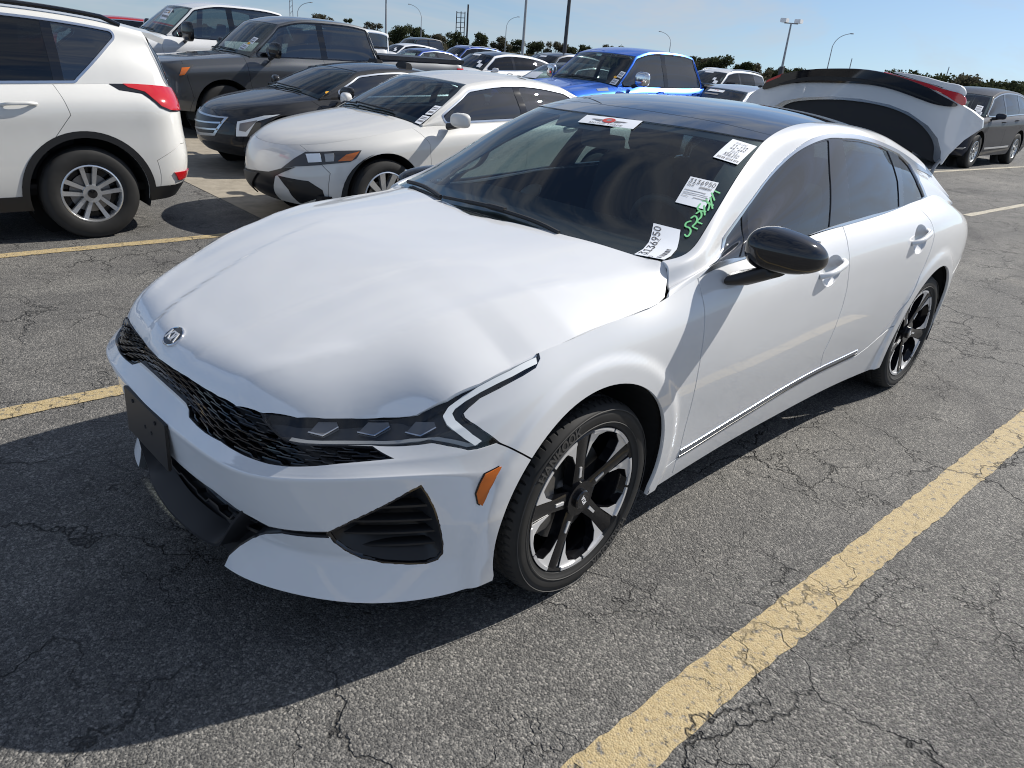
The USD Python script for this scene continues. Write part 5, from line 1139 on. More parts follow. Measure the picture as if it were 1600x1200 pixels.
    if not far:
        for o in (.1, -.45):
            p0 = WS.pos(np.array([[WS.u[-1] * .5 + o - .28, .05], [WS.u[-1] * .5 + o, .035], [WS.u[-1] * .5 + o + .30, .03]])) + [0, 0, .02]; put('wiper', tube(p0, .009, 6), 'seal', root, 40)
    # inside
    put('dashboard', tbox(cc[0] - .28, 0, cc[2] - .09, .55, 2 * cc[1] - .12, .12, .04), 'interior', root, 30)
    sz = g('seat_z', .55)
    for sd in (.37, -.37):
        sx = cc[0] - 1.05
        put('seat', join(tbox(sx, sd, sz, .5, .5, .18, .06), xf(tbox(0, 0, 0, .16, .48, .62, .06), T(sx - .32, sd, sz + .34) @ R(-.28, [0, 1, 0])), xf(tbox(0, 0, 0, .10, .26, .18, .04), T(sx - .45, sd, sz + .74) @ R(-.2, [0, 1, 0]))), 'seat_cloth', root, 30)
    put('rear_seat', join(tbox(cc[0] - 1.95, 0, sz, .5, 2 * W - .5, .2, .06), xf(tbox(0, 0, 0, .16, 2 * W - .55, .6, .06), T(cc[0] - 2.3, 0, sz + .33) @ R(-.3, [0, 1, 0]))), 'seat_cloth', root, 30)
    if not far:
        swm = trimesh.creation.torus(.18, .017, major_sections=28, minor_sections=8); put('steering_wheel', xf(swm, T(cc[0] - .62, .37, cc[2] - .02) @ R(-1.15, [0, 1, 0])), 'interior', root, 40)
        put('rear_view_mirror', tbox(wtop[12, 0] + .02, 0, wtop[12, 2] - .10, .03, .22, .06, .01), 'interior', root, 30)
    put('cabin_floor', tbox(cc[0] - 1.3, 0, zb + .16, 2.6, 2 * W - .3, .03), 'interior', root, False)
    # papers inside the windscreen: corners in photo pixels
    for item in stickers:
        cor, mat = item[0], item[1]
        if isinstance(cor, tuple):                              # (u fraction, v fraction, width, height) on the glass
            u0, v0, w_, h_ = cor; q = np.array([(WS.u[-1] * u0 - w_ / 2, WS.v[-1] * v0 - h_ / 2), (WS.u[-1] * u0 + w_ / 2, WS.v[-1] * v0 - h_ / 2), (WS.u[-1] * u0 + w_ / 2, WS.v[-1] * v0 + h_ / 2), (WS.u[-1] * u0 - w_ / 2, WS.v[-1] * v0 + h_ / 2)])
        else: q = WS.solve(wpix, cor)
        pg = Polygon(q).buffer(0)
        if len(item) > 2 and item[2] == 'dot': pg = Point(q.mean(0)).buffer(.028)
        t = patch(WS, pg.intersection(WS.full()), .002, .001, .1, .1)
        if len(t[0]) == 0: continue
        pr = emit('windscreen_ticket', *t[:2], mat, root, t[2])
        if mat == 'paper' and len(q) == 4 and not far:
            for a, b in ((.62, .80), (.36, .44), (.18, .26)):
                qq = [q[0] + (q[3] - q[0]) * a + (q[1] - q[0]) * .1, q[0] + (q[3] - q[0]) * a + (q[1] - q[0]) * .85, q[0] + (q[3] - q[0]) * b + (q[1] - q[0]) * .85, q[0] + (q[3] - q[0]) * b + (q[1] - q[0]) * .1]
                t = patch(WS, Polygon(qq).buffer(0), .0035, .0005, .2, .2); emit('print', *t[:2], 'ink_grey', pr, t[2])
    return root, B, dict(L=L, XZ=XZ, YZ=YZ, D=D, WS=WS, GH=GH, RG=RG)
# ------------------------------------------------------------------ sizes of the kinds of car
def sedan(paint, **k):
    S = dict(kind='sedan', paint=paint, W=.92, zb=.20, xf=.96, xr=-3.92, wb=2.825, Rt=.335, Rr=.235, style=(5, .03, 'wheel_silver', 'wheel_black'),
             top=[(.96,.72,.80),(.55,.80,.80),(.2,.88,.80),(-.15,.945,.79),(-.45,.985,.77),(-.9,1.01,.82),(-1.6,1.04,.825),(-2.3,1.065,.80),(-2.9,1.08,.75),(-3.4,1.075,.70),(-3.92,1.03,.66)], cowl=(-.45,),
             roof=[(-1.10,1.375,.60),(-1.5,1.43,.575),(-2.0,1.435,.56),(-2.45,1.385,.55)], rear_base=(-3.10,1.09,.70), pillars=[(-1.72,.075,.02),(-2.62,.035,.10)],
             seams=[[(-.42,.15),(-.50,.5),(-.46,.8),(-.47,1.2)],[(-1.70,.15),(-1.68,.5),(-1.73,1.2)],[(-2.45,.15),(-2.50,.62),(-2.75,.85),(-2.62,1.2)],[(.34,.15),(.48,.55),(.50,.9)],[(-3.18,.1),(-3.3,.62),(-3.5,.80),(-4.2,.82)]],
             names=[('front_bumper',.75,.45),('fender',.1,.82),('front_door',-1.1,.6),('rear_door',-2.2,.75),('quarter_panel',-3.0,.9),('rear_bumper',-3.6,.5)], handles=[(-1.45,.90),(-2.35,.93)], trim='satin_chrome', mirror=(-.72,1.02)); S.update(k); return S
def suv(paint, **k):
    S = dict(kind='suv', paint=paint, W=.92, zb=.25, xf=.93, xr=-3.58, wb=2.69, Rt=.355, Rr=.225, style=(5, .03, 'wheel_silver', 'wheel_black'), clad=.75, arch=.075, cdr=.45,
             top=[(.93,.88,.80),(.55,.95,.80),(.1,1.02,.80),(-.32,1.08,.79),(-.9,1.10,.825),(-1.6,1.12,.83),(-2.4,1.15,.82),(-3.1,1.17,.79),(-3.58,1.13,.77)], cowl=(-.32,),
             roof=[(-.98,1.56,.625),(-1.4,1.645,.605),(-2.0,1.665,.595),(-2.6,1.645,.585),(-3.05,1.60,.575),(-3.30,1.555,.57)], rear_base=(-3.40,1.17,.75), pillars=[(-1.62,.09,.02),(-2.58,.06,.05)],
             seams=[[(-.42,.15),(-.50,.5),(-.46,.8),(-.42,1.3)],[(-1.60,.15),(-1.60,.5),(-1.63,1.3)],[(-2.28,.15),(-2.36,.62),(-2.62,.95),(-2.52,1.4)],[(.34,.15),(.46,.55),(.50,1.0)],[(-3.12,.2),(-3.2,.60),(-3.42,.72),(-3.9,.74)]],
             names=[('front_bumper',.75,.5),('fender',.1,.98),('front_door',-1.1,.75),('rear_door',-2.1,.85),('quarter_panel',-3.0,1.0),('rear_bumper',-3.4,.55)], handles=[(-1.38,.98),(-2.30,1.02)], trim='satin_chrome', mirror=(-.62,1.12),
             dxr=[.12,.03,0,.02,.03,.05], rgb=.05, rgm=(.12,.05,.05), rear_glass='privacy_glass', clear=1); S.update(k); return S
def pickup(paint, **k):
    S = dict(kind='pickup', paint=paint, W=1.0, zb=.38, xf=.98, xr=-4.80, wb=3.55, Rt=.405, Rr=.245, style=(6, .02, 'wheel_silver', 'wheel_black'), cdf=.55, cdr=.25, n=4.0, nr=5.0, arch=.085,
             top=[(.98,1.10,.86),(.5,1.17,.86),(0,1.22,.86),(-.48,1.26,.85),(-1.0,1.28,.90),(-2.6,1.30,.91),(-2.95,1.34,.93),(-4.8,1.37,.93)], cowl=(-.48,), cowl_bow=.13, crown=.05,
             roof=[(-1.06,1.79,.70),(-1.40,1.875,.685),(-1.9,1.905,.68),(-2.45,1.89,.68),(-2.72,1.85,.68)], rear_base=(-2.80,1.31,.88), tail_bulge=(-.03,.01,.06), pillars=[(-1.78,.10,0)],
             seams=[[(-.44,.2),(-.46,.6),(-.44,1.5)],[(-1.76,.2),(-1.78,1.5)],[(-2.80,.2),(-2.82,.7),(-2.84,1.6)],[(.46,.2),(.50,.6),(.55,1.3)],[(-4.35,.2),(-4.4,.62),(-5,.64)]],
             names=[('front_bumper',.8,.55),('fender',.1,1.12),('front_door',-1.1,.85),('rear_door',-2.3,.85),('bed_side',-3.1,1.15),('rear_bumper',-4.6,.5)], handles=[(-1.55,1.14),(-2.60,1.15)], trim='gloss_black', mirror=(-.80,1.36), mirror_mat='gloss_black', mirror_size=(.14,.26,.24),
             rgm=(.12,.06,.10), seat_z=.85, dxf=[.05,.0,0,.01,.03,.06], dxr=[.04,0,0,0,0,.01], rgb=.01, gbow=.02, wm=.048, tumble=1.2); S.update(k); return S
FRONT = [('grille', 'yz', [(0,.62),(.38,.63),(.55,.70),(.55,.76),(0,.74)], 'grille_black', .003, 'span'), ('headlight', 'xz', [(.55,.62),(.80,.60),(.62,.74),(.2,.80)], 'lamp_inner', .004, True), ('lower_grille', 'yz', [(0,.28),(.5,.28),(.62,.45),(0,.48)], 'grille_black', .003, 'span')]
TAIL = [('tail_light', 'xz', [(-3.25,.98),(-3.62,.95),(-3.66,.84),(-3.45,.84)], 'red_lens', .005, True)]
STK = [((.87, .22, .13, .17), 'paper'), ((.80, .42, .10, .14), 'paper'), ((.5, .88, .40, .09), 'paper')]
YAW = -.046
def lot():
    # ---- near row
    esc = suv('white_paint_suv', style=(5, .034, 'wheel_silver', 'wheel_black'), rails='gloss_black', win_clip=[(0,0),(0,3),(-2.98,3),(-3.06,1.50),(-2.72,1.20),(-2.6,0)], wm=.058, spoiler=.17, rgm=(.015,.10,.05), tail_mat='gloss_black')
    car('compact_suv', 'white compact SUV with black lower cladding, cut off by the left edge', 'car', None, esc, 2.52, -5.45, YAW, [
        ('tail_light_housing', 'px', [(166,124),(210,126),(250,131),(277,135),(282,144),(283,172.5),(265,174.5),(250,168),(236,156),(222,146.5),(187,141)], 'gloss_black', .004, True),
        ('tail_light', 'px', [(189,127.5),(225,130),(250,133),(276,137.5),(280,146),(281,171),(266,172),(252,166),(238,154),(226,144),(200,137)], 'red_lens', .008, True),
        ('bumper_reflector', 'px', [(272,269),(299,262.5),(298,274),(278,280.5)], 'red_lens', .012, True)] + FRONT[:2], far=False)
    cam = sedan('cream_paint', style=(10, 0, 'wheel_silver', 'wheel_black'), zs=.95, n=2.25, cdf=.95, nr=2.6, xf=.82)
    car('sedan', 'white sedan with sharp black front grille and amber corner headlights, behind the white hood', 'car', None, cam, -2.33, -4.42, -.03, [
        ('headlight', 'px', [(440,263),(460,247.5),(477.5,237.5),(525,236),(565,235),(557.5,247.5),(547.5,253),(512.5,256.5),(462,260)], 'lamp_dark', .004, True),
        ('amber_reflector', 'px', [(541,242),(562,237),(550,251),(528,252)], 'amber_lens', .008, True),
        ('lamp_projector', 'px', [(478,241),(500,240),(503,253),(482,254)], 'lamp_strip', .008, True),
        ('lamp_projector', 'px', [(507,241),(522,240),(522,252),(509,253)], 'lamp_strip_dim', .008, True),
        ('upper_grille', 'px', [(388,232),(407,238),(461,239),(440,244.5),(407,246.5),(398,254),(390,246)], 'grille_black', -.01, False),
        ('lower_grille', 'px', [(375,255),(384,262),(420,268),(440,263),(462,261),(440,270),(430,275),(448,320),(410,312),(376,298)], 'grille_black', .003, False),
        ('number_plate', 'px', [(384,264),(405,270),(406,300),(385,293)], 'plate_dark', .02, False),
        ('side_vent', 'px', [(434,274),(482,283),(504,297),(507,306),(470,318),(451,296)], 'grille_black', .003, True)] + TAIL,
        [([(680,165),(691,167),(674,180),(664,178.5)], 'paper'), ([(661,180),(672,182.5),(655,196),(645,194)], 'paper')], far=False)
    cad = sedan('black_paint', zs=.92, n=2.25, cdf=.95, W=.90, xf=.74, xr=-3.70, wb=2.77, roof=[(-1.10,1.35,.58),(-1.5,1.405,.56),(-2.0,1.41,.545),(-2.45,1.35,.53)], mirror_mat='black_paint')
    car('sedan', 'black sedan with chrome shield grille between the grey pickup and the white sedan', 'car', None, cad, -2.98, -7.35, -.04, [
        ('grille_surround', 'px', [(305,165),(357,183),(336,212),(309,210),(300,192)], 'satin_chrome', .006, False), ('grille', 'px', [(308,170),(350,185),(333,208),(312,206),(304,192)], 'grille_black', .012, False),
        ('grille_bar', 'px', [(306,185),(346,191),(345,193.5),(306,188)], 'satin_chrome', .02, False), ('grille_bar', 'px', [(307,197),(340,201),(339,203.5),(308,200)], 'satin_chrome', .02, False),
        ('headlight', 'px', [(371,190),(412,181),(438,179),(400,190),(386,213),(369,213)], 'lamp_strip', .004, True), ('headlight_core', 'px', [(375,193),(402,188),(392,198),(384,206),(374,204)], 'lamp_inner', .008, True)] + TAIL,
        [([(522.5,137),(531,139),(520,150),(511,148)], 'paper'), ([(506,149),(517,151),(507.5,160),(496,159.5)], 'paper'), ([(517,146),(523,146),(523,151),(517,151)], 'sticker_orange', 'dot')], far=False)
    tit = pickup('taupe_paint', zs=.975, style=(6, .02, 'wheel_black', 'wheel_black'), cover=True)
    car('pickup_truck', 'grey crew cab pickup with flat black bed cover, behind the black sedan', 'pickup', None, tit, -3.79, -11.0, YAW, [
        ('headlight', 'px', [(250,98),(302.5,101),(296,111),(282,131),(262,117)], 'lamp_dark', .004, True), ('amber_reflector', 'px', [(284,106),(297,105),(288,117),(280,118)], 'amber_lens', .008, True),
        ('tail_light', 'xz', [(-4.55,1.25),(-4.85,1.25),(-4.85,.95),(-4.55,.95)], 'red_lens', .006, True), ('grille', 'yz', [(0,.72),(.6,.72),(.62,1.0),(0,1.04)], 'grille_black', .003, 'span')],
        [([(397,57.5),(404,60),(394,69),(388,66)], 'paper'), ([(381,67.5),(389,71),(381,78),(372,77)], 'paper'), ([(386,65),(392,65),(392,70),(386,70)], 'sticker_orange', 'dot')], far=False)
    f25 = pickup('white_paint', zb=.48, Rt=.43, xf=1.0, xr=-5.3, wb=4.06, top=[(1.0,1.30,.90),(.5,1.36,.90),(0,1.39,.90),(-.52,1.42,.88),(-1.0,1.40,.92),(-2.7,1.42,.93),(-3.05,1.46,.94),(-5.3,1.48,.94)], cowl=(-.52,), roof=[(-1.12,1.92,.74),(-1.5,2.00,.72),(-2.0,2.02,.72),(-2.6,2.0,.72),(-2.85,1.96,.72)], rear_base=(-2.98,1.44,.90), mirror=(-.85,1.52), mirror_size=(.16,.30,.34))
    car('pickup_truck', 'tall white heavy pickup with large black towing mirrors, behind the grey pickup', 'pickup', None, f25, -3.55, -13.95, YAW, [('fender_badge', 'px', [(221,42),(258,41),(258,47),(223,47)], 'satin_chrome', .004, False)],
        [([(261,12),(271,14),(259,31),(249,29)], 'paper'), ([(261,17),(267,17),(267,22),(261,22)], 'sticker_orange', 'dot')], far=False)
    red = suv('red_paint', clad=.3)
    car('suv', 'dark red SUV at the top left behind the white heavy pickup', 'car', None, red, -4.6, -23.2, YAW, TAIL, STK[:1])
    # ---- row behind
    ram = pickup('blue_paint', zs=.955, xf=1.02, xr=-4.75, mirror_mat='chrome', roof_mat='blue_paint', trim='gloss_black', ridge=.02, crown=.06)
    car('pickup_truck', 'bright blue crew cab pickup with chrome mirrors in the middle of the lot', 'pickup', None, ram, -8.68, -7.38, YAW, [('hood_badge', 'px', [(930,136.5),(949,137),(951,142),(934,142.5)], 'satin_chrome', .006, True), ('side_trim', 'xz', [(-.5,1.235),(-2.8,1.265),(-2.8,1.285),(-.5,1.255)], 'chrome', .004, True)],
        [([(971,111),(978,113.5),(970,123),(963,120)], 'paper'), ([(959,122.5),(967.5,125),(961,133),(952,130.5)], 'paper'), ([(958,118),(965,118),(965,123),(958,123)], 'sticker_orange', 'dot')], far=False)
    cr = suv('white_paint', clad=.5, roof=[(-.95,1.45,.62),(-1.4,1.52,.60),(-2.0,1.53,.59),(-2.6,1.49,.575),(-3.05,1.42,.56),(-3.25,1.37,.55)], top=[(.93,.80,.80),(.55,.87,.80),(.1,.95,.80),(-.35,1.02,.78),(-.9,1.04,.82),(-1.6,1.06,.82),(-2.4,1.10,.80),(-3.1,1.12,.76),(-3.58,1.10,.74)], cowl=(-.35,), mirror=(-.68,1.07), roof_mat='gloss_black')
    car('crossover', 'white crossover with black roof and blue reflections in its windscreen, behind the grey bed cover', 'car', None, cr, -13.9, -16.6, YAW, TAIL, STK[:2] + STK[2:])
    wsd = sedan('silver_paint', zs=.92, pillars=[(-1.72,.075,.02)])
    car('sedan', 'pale sedan with a white banner across its windscreen, left of the raised trunk lid', 'car', None, wsd, -10.6, -6.1, YAW, FRONT + TAIL, [((.56, .80, .36, .09), 'paper'), ((.56, .81, .09, .05), 'ink_red'), ((.55, .60, .30, .05), 'ink_grey')])
    hig = suv('navy_paint', zs=.975, xf=.95, xr=-3.9, wb=2.82, Rt=.365, top=[(.95,.95,.82),(.55,1.0,.82),(.1,1.05,.82),(-.32,1.10,.80),(-.9,1.11,.83),(-1.6,1.12,.83),(-2.4,1.15,.82),(-3.3,1.17,.79),(-3.9,1.13,.77)], roof=[(-.98,1.55,.63),(-1.4,1.65,.61),(-2.2,1.69,.60),(-2.9,1.66,.59),(-3.4,1.60,.575),(-3.6,1.555,.57)], rear_base=(-3.72,1.17,.75), clad=.0, glass='window_glass',
              seams=[[(-.42,.15),(-.50,.5),(-.42,1.3)],[(-1.62,.15),(-1.65,1.3)],[(-2.40,.15),(-2.50,.62),(-2.72,.95),(-2.6,1.4)],[(.34,.15),(.46,.55),(.50,1.0)],[(-3.30,.2),(-3.4,.60),(-3.7,.72),(-4.2,.74)]], pillars=[(-1.64,.09,.02),(-2.66,.06,.05)])
    car('suv', 'dark navy SUV with silver wheels standing alone at the right edge', 'car', None, hig, -17.75, -3.98, -.036, [('fog_trim', 'xz', [(.62,.42),(.78,.42),(.70,.46),(.55,.46)], 'satin_chrome', .006, True), ('door_trim', 'xz', [(-.55,.40),(-2.2,.42),(-2.2,.455),(-.55,.435)], 'satin_chrome', .008, True)] + TAIL, [((.88, .30, .13, .2), 'paper'), ((.90, .08, .12, .12), 'paper'), ((.16, .88, .40, .06), 'paper')], far=False)
    ws2 = suv('white_paint_suv', zs=.95, rails='satin_chrome', clad=.5)
    car('suv', 'white SUV with silver roof rails behind the blue pickup bed', 'car', None, ws2, -22.2, -13.6, YAW, TAIL, STK)
    bs = suv('mid_blue_paint', rails='satin_chrome', clad=.4)
    car('suv', 'blue SUV with bright roof rails, beyond the white crossover', 'car', None, bs, -23.4, -29.2, YAW, TAIL, STK[:1])
    bsd = sedan('mid_blue_paint')
    car('sedan', 'blue sedan with low arched roof just beyond the grey bed cover', 'car', None, bsd, -15.5, -22.5, YAW, TAIL, STK[:1])
    wc = suv('white_paint', clad=.2, roof=[(-.95,1.45,.62),(-1.4,1.53,.60),(-2.0,1.54,.59),(-2.6,1.49,.575),(-3.05,1.42,.56),(-3.25,1.37,.55)])
    car('crossover', 'white crossover with dark windows, behind the grey pickup cab', 'car', None, wc, -22.6, -33.2, YAW, TAIL, STK[:2])
    dp = pickup('dark_grey_paint')
    car('pickup_truck', 'dark grey crew cab pickup in the far row, under the tree line', 'pickup', None, dp, -25.2, -35.8, YAW, [], STK[:1])
    dk = sedan('navy_paint')
    car('sedan', 'dark blue sedan with pale paper on its dashboard, partly behind the blue pickup hood', 'car', None, dk, -11.6, -11.3, YAW, TAIL, [((.35, .22, .45, .28), 'paper')])
    d2 = suv('dark_grey_paint', clad=.3)
    car('suv', 'dark grey SUV with a white windscreen strip, beyond the dark blue sedan', 'car', None, d2, -19.8, -19.5, YAW, TAIL, [((.5, .85, .40, .10), 'paper')])
    d3 = suv('navy_paint', clad=.3)
    car('suv', 'dark navy SUV in the far row left of the tall dark pole', 'car', None, d3, -26.6, -26.4, YAW, TAIL, STK[:2])
    d4 = sedan('silver_paint')
    car('sedan', 'silver blue sedan in the far row right of the blue SUV', 'car', None, d4, -25.4, -30.0, YAW, TAIL, STK[:1])
    wv = suv('white_paint', clad=.2, roof=[(-.90,1.75,.70),(-1.4,1.84,.69),(-2.0,1.85,.69),(-2.6,1.85,.69),(-3.2,1.83,.68),(-3.4,1.78,.67)])
    car('suv', 'boxy white SUV showing only its tail behind the grey pickup cab', 'car', None, wv, -7.75, -17.0, YAW, TAIL, [])
# ------------------------------------------------------------------ ground, markings, trees, poles
def ground():
    n = 60; xs = np.concatenate([-np.geomspace(600, 12, 30), np.linspace(-10, 8, 19), np.geomspace(10, 120, 8)]); ys = np.concatenate([-np.geomspace(600, 12, 30), np.linspace(-10, 8, 19), np.geomspace(10, 120, 8)])
    X, Y = np.meshgrid(xs, ys); V = np.stack([X.ravel(), Y.ravel(), 0 * X.ravel()], 1); w = len(xs)
    F = [(j * w + i, j * w + i + 1, (j + 1) * w + i + 1, (j + 1) * w + i) for j in range(len(ys) - 1) for i in range(w - 1)]
    tag(emit('ground', V, np.array(F), 'asphalt'), kind='structure')
def strip(name, a, b, w, z, mat, seed, label=None, ragged=.006, cat='road marking', group=None):
    a, b = np.array(a, float), np.array(b, float); d = b - a; Ln = np.hypot(*d); d /= Ln; nn = np.array([-d[1], d[0]]); k = max(int(Ln / .03), 8); k = min(k, 500); r = np.random.default_rng(seed)
    s = np.linspace(0, Ln, k); j1, j2 = (np.convolve(r.normal(0, 1, k + 8), np.ones(9) / 9, 'valid')[:k] * ragged * 1.6 + r.normal(0, ragged * .35, k) for _ in range(2))
    L_, R_ = a + s[:, None] * d + nn * (w / 2 + j1)[:, None], a + s[:, None] * d - nn * (w / 2 + j2)[:, None]
    V = np.vstack([np.c_[L_, np.full(k, z)], np.c_[R_, np.full(k, z)]]); F = np.array([(k + i, k + i + 1, i + 1, i) for i in range(k - 1)])
    p = emit(name, V, F, mat); tag(p, label, None, None, 'structure'); return p
def line_dir(y0, x0=.48, slope=-.0393): return lambda x: (x, y0 + slope * (x - x0))
def markings():
    f = line_dir(1.433); strip('stall_line', f(6.0), f(-3.9), .145, .004, 'yellow_line', 1)
    f = line_dir(-1.475, 1.18, -.040); strip('stall_line', f(5.5), f(-4.2), .115, .004, 'yellow_line', 2)
    f = line_dir(-4.18, .62, -.045); strip('stall_line', f(5.5), f(-1.5), .115, .004, 'yellow_line', 3)
    for k, y0 in enumerate((-7.0, -9.9, -12.8)):
        f = line_dir(y0, .62, -.045); strip('stall_line', f(5.5), f(-1.6), .11, .004, 'yellow_line', 4 + k)
    # concrete gutter between the rows, its joint, and the line across
    strip('concrete_gutter', (-2.42, -4.2), (-3.35, -24.0), 1.7, .004, 'concrete', 20, ragged=.001)
    strip('stall_line', (-10.35, -.93), (-17.5, -.45), .11, .004, 'pale_line', 30); strip('stall_line', (-15.0, -3.26), (-27.0, -1.75), .12, .004, 'pale_line', 31)
    strip('stall_line', (-19.0, -6.2), (-29.0, -5.2), .11, .004, 'pale_line', 32)
def tree(name, label, x, y, h, w, seed, dull=False, group=None):
    r = np.random.default_rng(seed); t = thing(name, label, 'tree', (x, y, 0), 0, group)
    tr = [tube(curve([(0, 0, 0), (r.normal(0, .1), r.normal(0, .1), h * .3), (r.normal(0, .2), r.normal(0, .2), h * .62)], 5), np.linspace(h * .035, h * .012, 11), 7)]
    ctr = []
    nb = 13
    for k in range(nb):
        a = r.uniform(0, 6.28); e = np.array([math.cos(a) * w * r.uniform(.1, .46), math.sin(a) * w * r.uniform(.1, .46), h * r.uniform(.32, .90)])
        tr.append(tube([(0, 0, h * r.uniform(.18, .45)), e * [.5, .5, .8], e], [h * .013, h * .009, h * .003], 5)); ctr.append(e)
    put('trunk', join(*tr), 'bark', t, 40)
    ctr = np.array(ctr + [[0, 0, h * .84]]); m_ = 2800; V, rad = [], w * .17
    c = ctr[r.integers(0, len(ctr), m_)]; d = r.normal(0, 1, (m_, 3)); d /= np.linalg.norm(d, axis=1, keepdims=True); p = c + d * (r.uniform(.25, 1.0, (m_, 1)) ** .6) * rad * np.array([1, 1, .8]) * r.uniform(.7, 1.2, (m_, 1))
    p[:, 2] = np.maximum(p[:, 2], h * .14)
    s = r.uniform(.6, 1.3, (m_, 1)) * w * .020 + .05; u = r.normal(0, 1, (m_, 3)); u /= np.linalg.norm(u, axis=1, keepdims=True); v = np.cross(u, r.normal(0, 1, (m_, 3))); v /= np.linalg.norm(v, axis=1, keepdims=True)
    V = np.stack([p - u * s, p + v * s * .8, p + u * s, p - v * s * .8], 1).reshape(-1, 3); F = np.arange(4 * m_).reshape(-1, 4)
    emit('crown', V, F, 'leaf_dull' if dull else 'leaf_green', t)
def pole(name, label, px, dist, h, style, mat='galvanised', cat='light pole', group=None):
    """a pole whose foot stands dist metres from the camera in the photo's direction px"""
    d = ray(np.array(px, float)); d[2] = 0; d /= np.linalg.norm(d); x, y = CAM[:2] + d[:2] * dist
    t = thing(name, label, cat, (x, y, 0), 0, group); lat = np.array([RT[0], RT[1], 0]); lat /= np.linalg.norm(lat)
    if style == 'tall':
        put('pole_shaft', tube([(0, 0, 0), (0, 0, h)], [.12, .07], 10), mat, t, 40)
        put('cross_arm', tube([tuple(-lat * .9 + [0, 0, h * .62]), tuple(lat * .9 + [0, 0, h * .62])], .06, 6), mat, t, 40); put('clamp_box', tbox(0, 0, h * .60, .5, .5, .7, .05), mat, t, 30)
    elif style == 'plain': put('pole_shaft', tube([(0, 0, 0), (0, 0, h)], [.11, .07], 10), mat, t, 40)
    elif style == 'twin':
        put('pole_shaft', tube([(0, 0, 0), (0, 0, h)], [.13, .07], 10), mat, t, 40); put('cross_arm', tube([tuple(-lat * .6 + [0, 0, h]), tuple(lat * .6 + [0, 0, h])], .05, 6), mat, t, 40); put('clamp_box', tbox(0, 0, h * .30, .35, .35, .9, .05), 'pole_dark', t, 30)
        for s in (-1, 1): put('lamp_head', xf(tbox(0, 0, 0, .55, .55, .32, .08), T(*(lat * s * .62 + [0, 0, h + .2]))), 'lamp_white', t, 30)
    elif style in ('arm', 'armr'):
        s = -1 if style == 'arm' else 1
        put('pole_shaft', tube([(0, 0, 0), (0, 0, h * .78)], [.07, .04], 8), mat, t, 40)
        put('lamp_arm', tube(curve([(0, 0, h * .78), tuple(lat * s * .25 + [0, 0, h * .88]), tuple(lat * s * .8 + [0, 0, h * .96]), tuple(lat * s * 1.5 + [0, 0, h])], 5),   .032, 6), mat, t, 40); put('lamp_head', xf(tbox(0, 0, 0, .26, .26, .09, .03), T(*(lat * s * 1.62 + [0, 0, h]))), mat, t, 30)
    return t
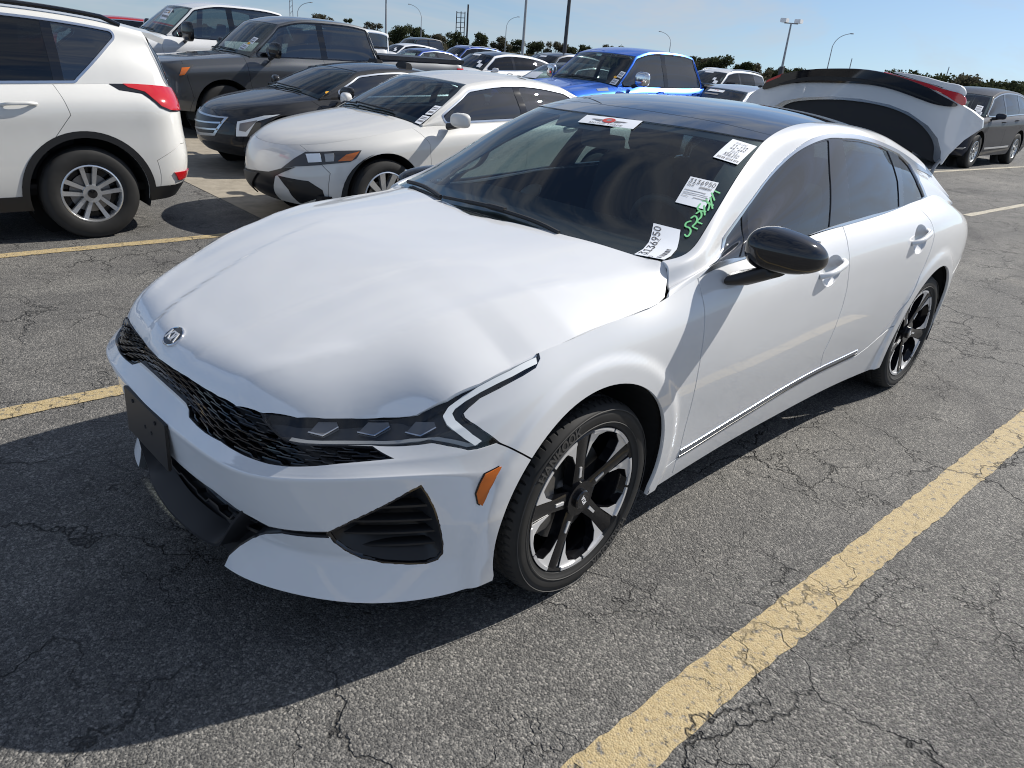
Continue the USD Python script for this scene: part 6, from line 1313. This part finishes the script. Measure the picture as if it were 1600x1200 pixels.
def surroundings():
    r = np.random.default_rng(11)
    def put_tree(px, top_y, base_d, w_px, seed, label, dull=False):
        d = ray(np.array([px, 0.0]) + [0, 0]); hd = np.array([d[0], d[1], 0]); hd /= np.linalg.norm(hd); x, y = CAM[:2] + hd[:2] * base_d
        # height so that the top reaches photo row top_y
        hs = np.linspace(1, 30, 300); P = np.stack([np.full(300, x), np.full(300, y), hs], 1); h = hs[np.argmin(abs(pix(P)[:, 1] - top_y))]
        w = w_px * base_d / FPX * 1.02
        tree('tree', label, x, y, h, w, seed, dull)
    T_ = [(546,25,150,16,'small round tree above the cab of the grey pickup'),(583,33,150,26,'low dark tree just right of the small round one'),(622,42,160,40,'spreading tree below the white lamp pole'),(655,42,165,36,'bushy tree right of the white lamp pole'),(688,52,165,26,'low tree left of the lattice mast'),(717,48,150,34,'dark tree at the foot of the lattice mast'),
          (757,52,150,30,'rounded tree right of the lattice mast'),(785,58,160,28,'thin tree between mast and tall poles'),(808,62,165,28,'scrubby tree left of the plain tall pole'),(846,66,200,30,'low tree between the two tall poles'),(876,66,190,28,'dark tree behind the tall dark pole'),(905,74,190,26,'low tree right of the tall dark pole'),(928,71,185,24,'tree touching the roof line of the blue pickup'),(965,71,185,26,'tree above the windscreen of the blue pickup'),(983,74,190,20,'small tree over the roof of the blue pickup'),
          (1098,88,150,26,'tree just right of the blue pickup cab'),(1118,92,140,34,'bushy tree over the silver rails'),(1140,90,135,44,'tallest bush right of the blue pickup'),(1184,98,135,30,'spiky bush left of the twin lamp pole'),(1203,101,140,34,'bush at the foot of the twin lamp pole'),(1245,106,145,34,'bush left of the raised trunk lid'),(1275,108,150,30,'bush behind the raised trunk lid'),
          (1420,112,120,46,'hedge tree behind the red lamp strip'),(1460,114,115,50,'dense tree above the raised lid corner'),(1505,121,110,56,'dense dark tree left of the navy SUV'),(1545,122,105,56,'broad tree above the navy SUV'),(1590,130,100,52,'dense tree at the right edge'),(1640,134,100,60,'tree just past the right edge'),(500,22,160,30,'tree behind the white heavy pickup')]
    for k, (px, ty, dd, w, lb) in enumerate(T_): put_tree(px, ty, dd, w * 1.15, 100 + k, lb, k % 3 == 1)
    # far low scrub and buildings along the edge of the lot
    P, S = [], []
    m_ = 16000; V = []
    az0, az1 = math.radians(-180), math.radians(-90)
    a = r.uniform(math.radians(-178), math.radians(-96), m_); dd = r.uniform(150, 200, m_); c = np.stack([CAM[0] + np.cos(a) * dd, CAM[1] + np.sin(a) * dd, r.uniform(0, 1, m_) ** 1.3 * (.8 + 1.2 * meshkit.noise(np.stack([a * 60, a * 0, a * 0], 1)))], 1)
    s = r.uniform(.3, .7, (m_, 1)); u = r.normal(0, 1, (m_, 3)); u /= np.linalg.norm(u, axis=1, keepdims=True); v = np.cross(u, r.normal(0, 1, (m_, 3))); v /= np.linalg.norm(v, axis=1, keepdims=True)
    V = np.stack([c - u * s, c + v * s * .8, c + u * s, c - v * s * .8], 1).reshape(-1, 3)
    tag(emit('scrub', V, np.arange(4 * m_).reshape(-1, 4), 'leaf_dull'), 'low dry scrub along the far edge of the lot', 'shrubs', None, 'stuff')
    pole('light_pole', 'tall plain grey pole left of the tall dark pole', (818, 60), 62, 14, 'plain', 'galvanised')
    pole('light_pole', 'tall dark pole with a small cross arm, tallest in the lot', (884, 60), 48, 15, 'tall', 'pole_dark')
    pole('light_pole', 'twin headed lamp pole left of the raised trunk lid', (1221, 110), 75, 5.6, 'twin')
    pole('street_lamp', 'white headed lamp pole above the grey pickup cab', (603, 40), 80, 5.4, 'twin')
    pole('street_lamp', 'curved arm lamp left of the lattice mast', (658, 45), 110, 6.2, 'arm')
    pole('street_lamp', 'curved arm lamp right of the lattice mast', (790, 60), 115, 6.0, 'armr')
    pole('street_lamp', 'curved arm lamp behind the black roof, right of the twin lamp', (1292, 110), 85, 5.6, 'armr')
    pole('street_lamp', 'thin curved lamp above the blue pickup roof', (1046, 80), 110, 5.4, 'arm')
    pole('street_lamp', 'small distant lamp over the raised lid', (1328, 105), 150, 4.8, 'plain')
    pole('street_lamp', 'small distant lamp above the trees right of the lid', (1480, 115), 150, 4.6, 'plain')
    pole('street_lamp', 'thin lamp left of the white heavy pickup tail', (465, 20), 100, 5.0, 'armr')
    # lattice mast
    d = ray(np.array([720.0, 50])); d[2] = 0; d /= np.linalg.norm(d); x, y = CAM[:2] + d[:2] * 170; lat = np.array([RT[0], RT[1], 0]); lat /= np.linalg.norm(lat)
    t = thing('lattice_mast', 'dark lattice mast with a tall single post among the far trees', 'mast', (x, y, 0))
    for k, o in enumerate((-1.0, -.1, .7)):
        put('mast_leg', tube([tuple(lat * o), tuple(lat * o + [0, 0, 8.2])], .10, 6), 'pole_dark', t, 40)
    put('mast_post', tube([tuple(lat * 1.3), tuple(lat * 1.3 + [0, 0, 9.6])], [.2, .17], 8), 'pole_dark', t, 40)
    for z in np.arange(2.5, 8.3, .9): put('mast_rung', tube([tuple(lat * -1.0 + [0, 0, z]), tuple(lat * .7 + [0, 0, z + .05])], .06, 5), 'pole_dark', t, 40)
    d = ray(np.array([455.0, 15])); d[2] = 0; d /= np.linalg.norm(d); x, y = CAM[:2] + d[:2] * 150
    t = thing('lattice_mast', 'thin lattice mast right of the white heavy pickup', 'mast', (x, y, 0))
    for o in (-.3, .3): put('mast_leg', tube([tuple(lat * o), tuple(lat * o * .6 + [0, 0, 14])], .06, 5), 'galvanised', t, 40)
    for z in np.arange(1, 14, .9): put('mast_rung', tube([tuple(lat * -.28 + [0, 0, z]), tuple(lat * .28 + [0, 0, z + .6])], .035, 4), 'galvanised', t, 40)
ground(); markings()
main_sedan()
lot()
surroundings()
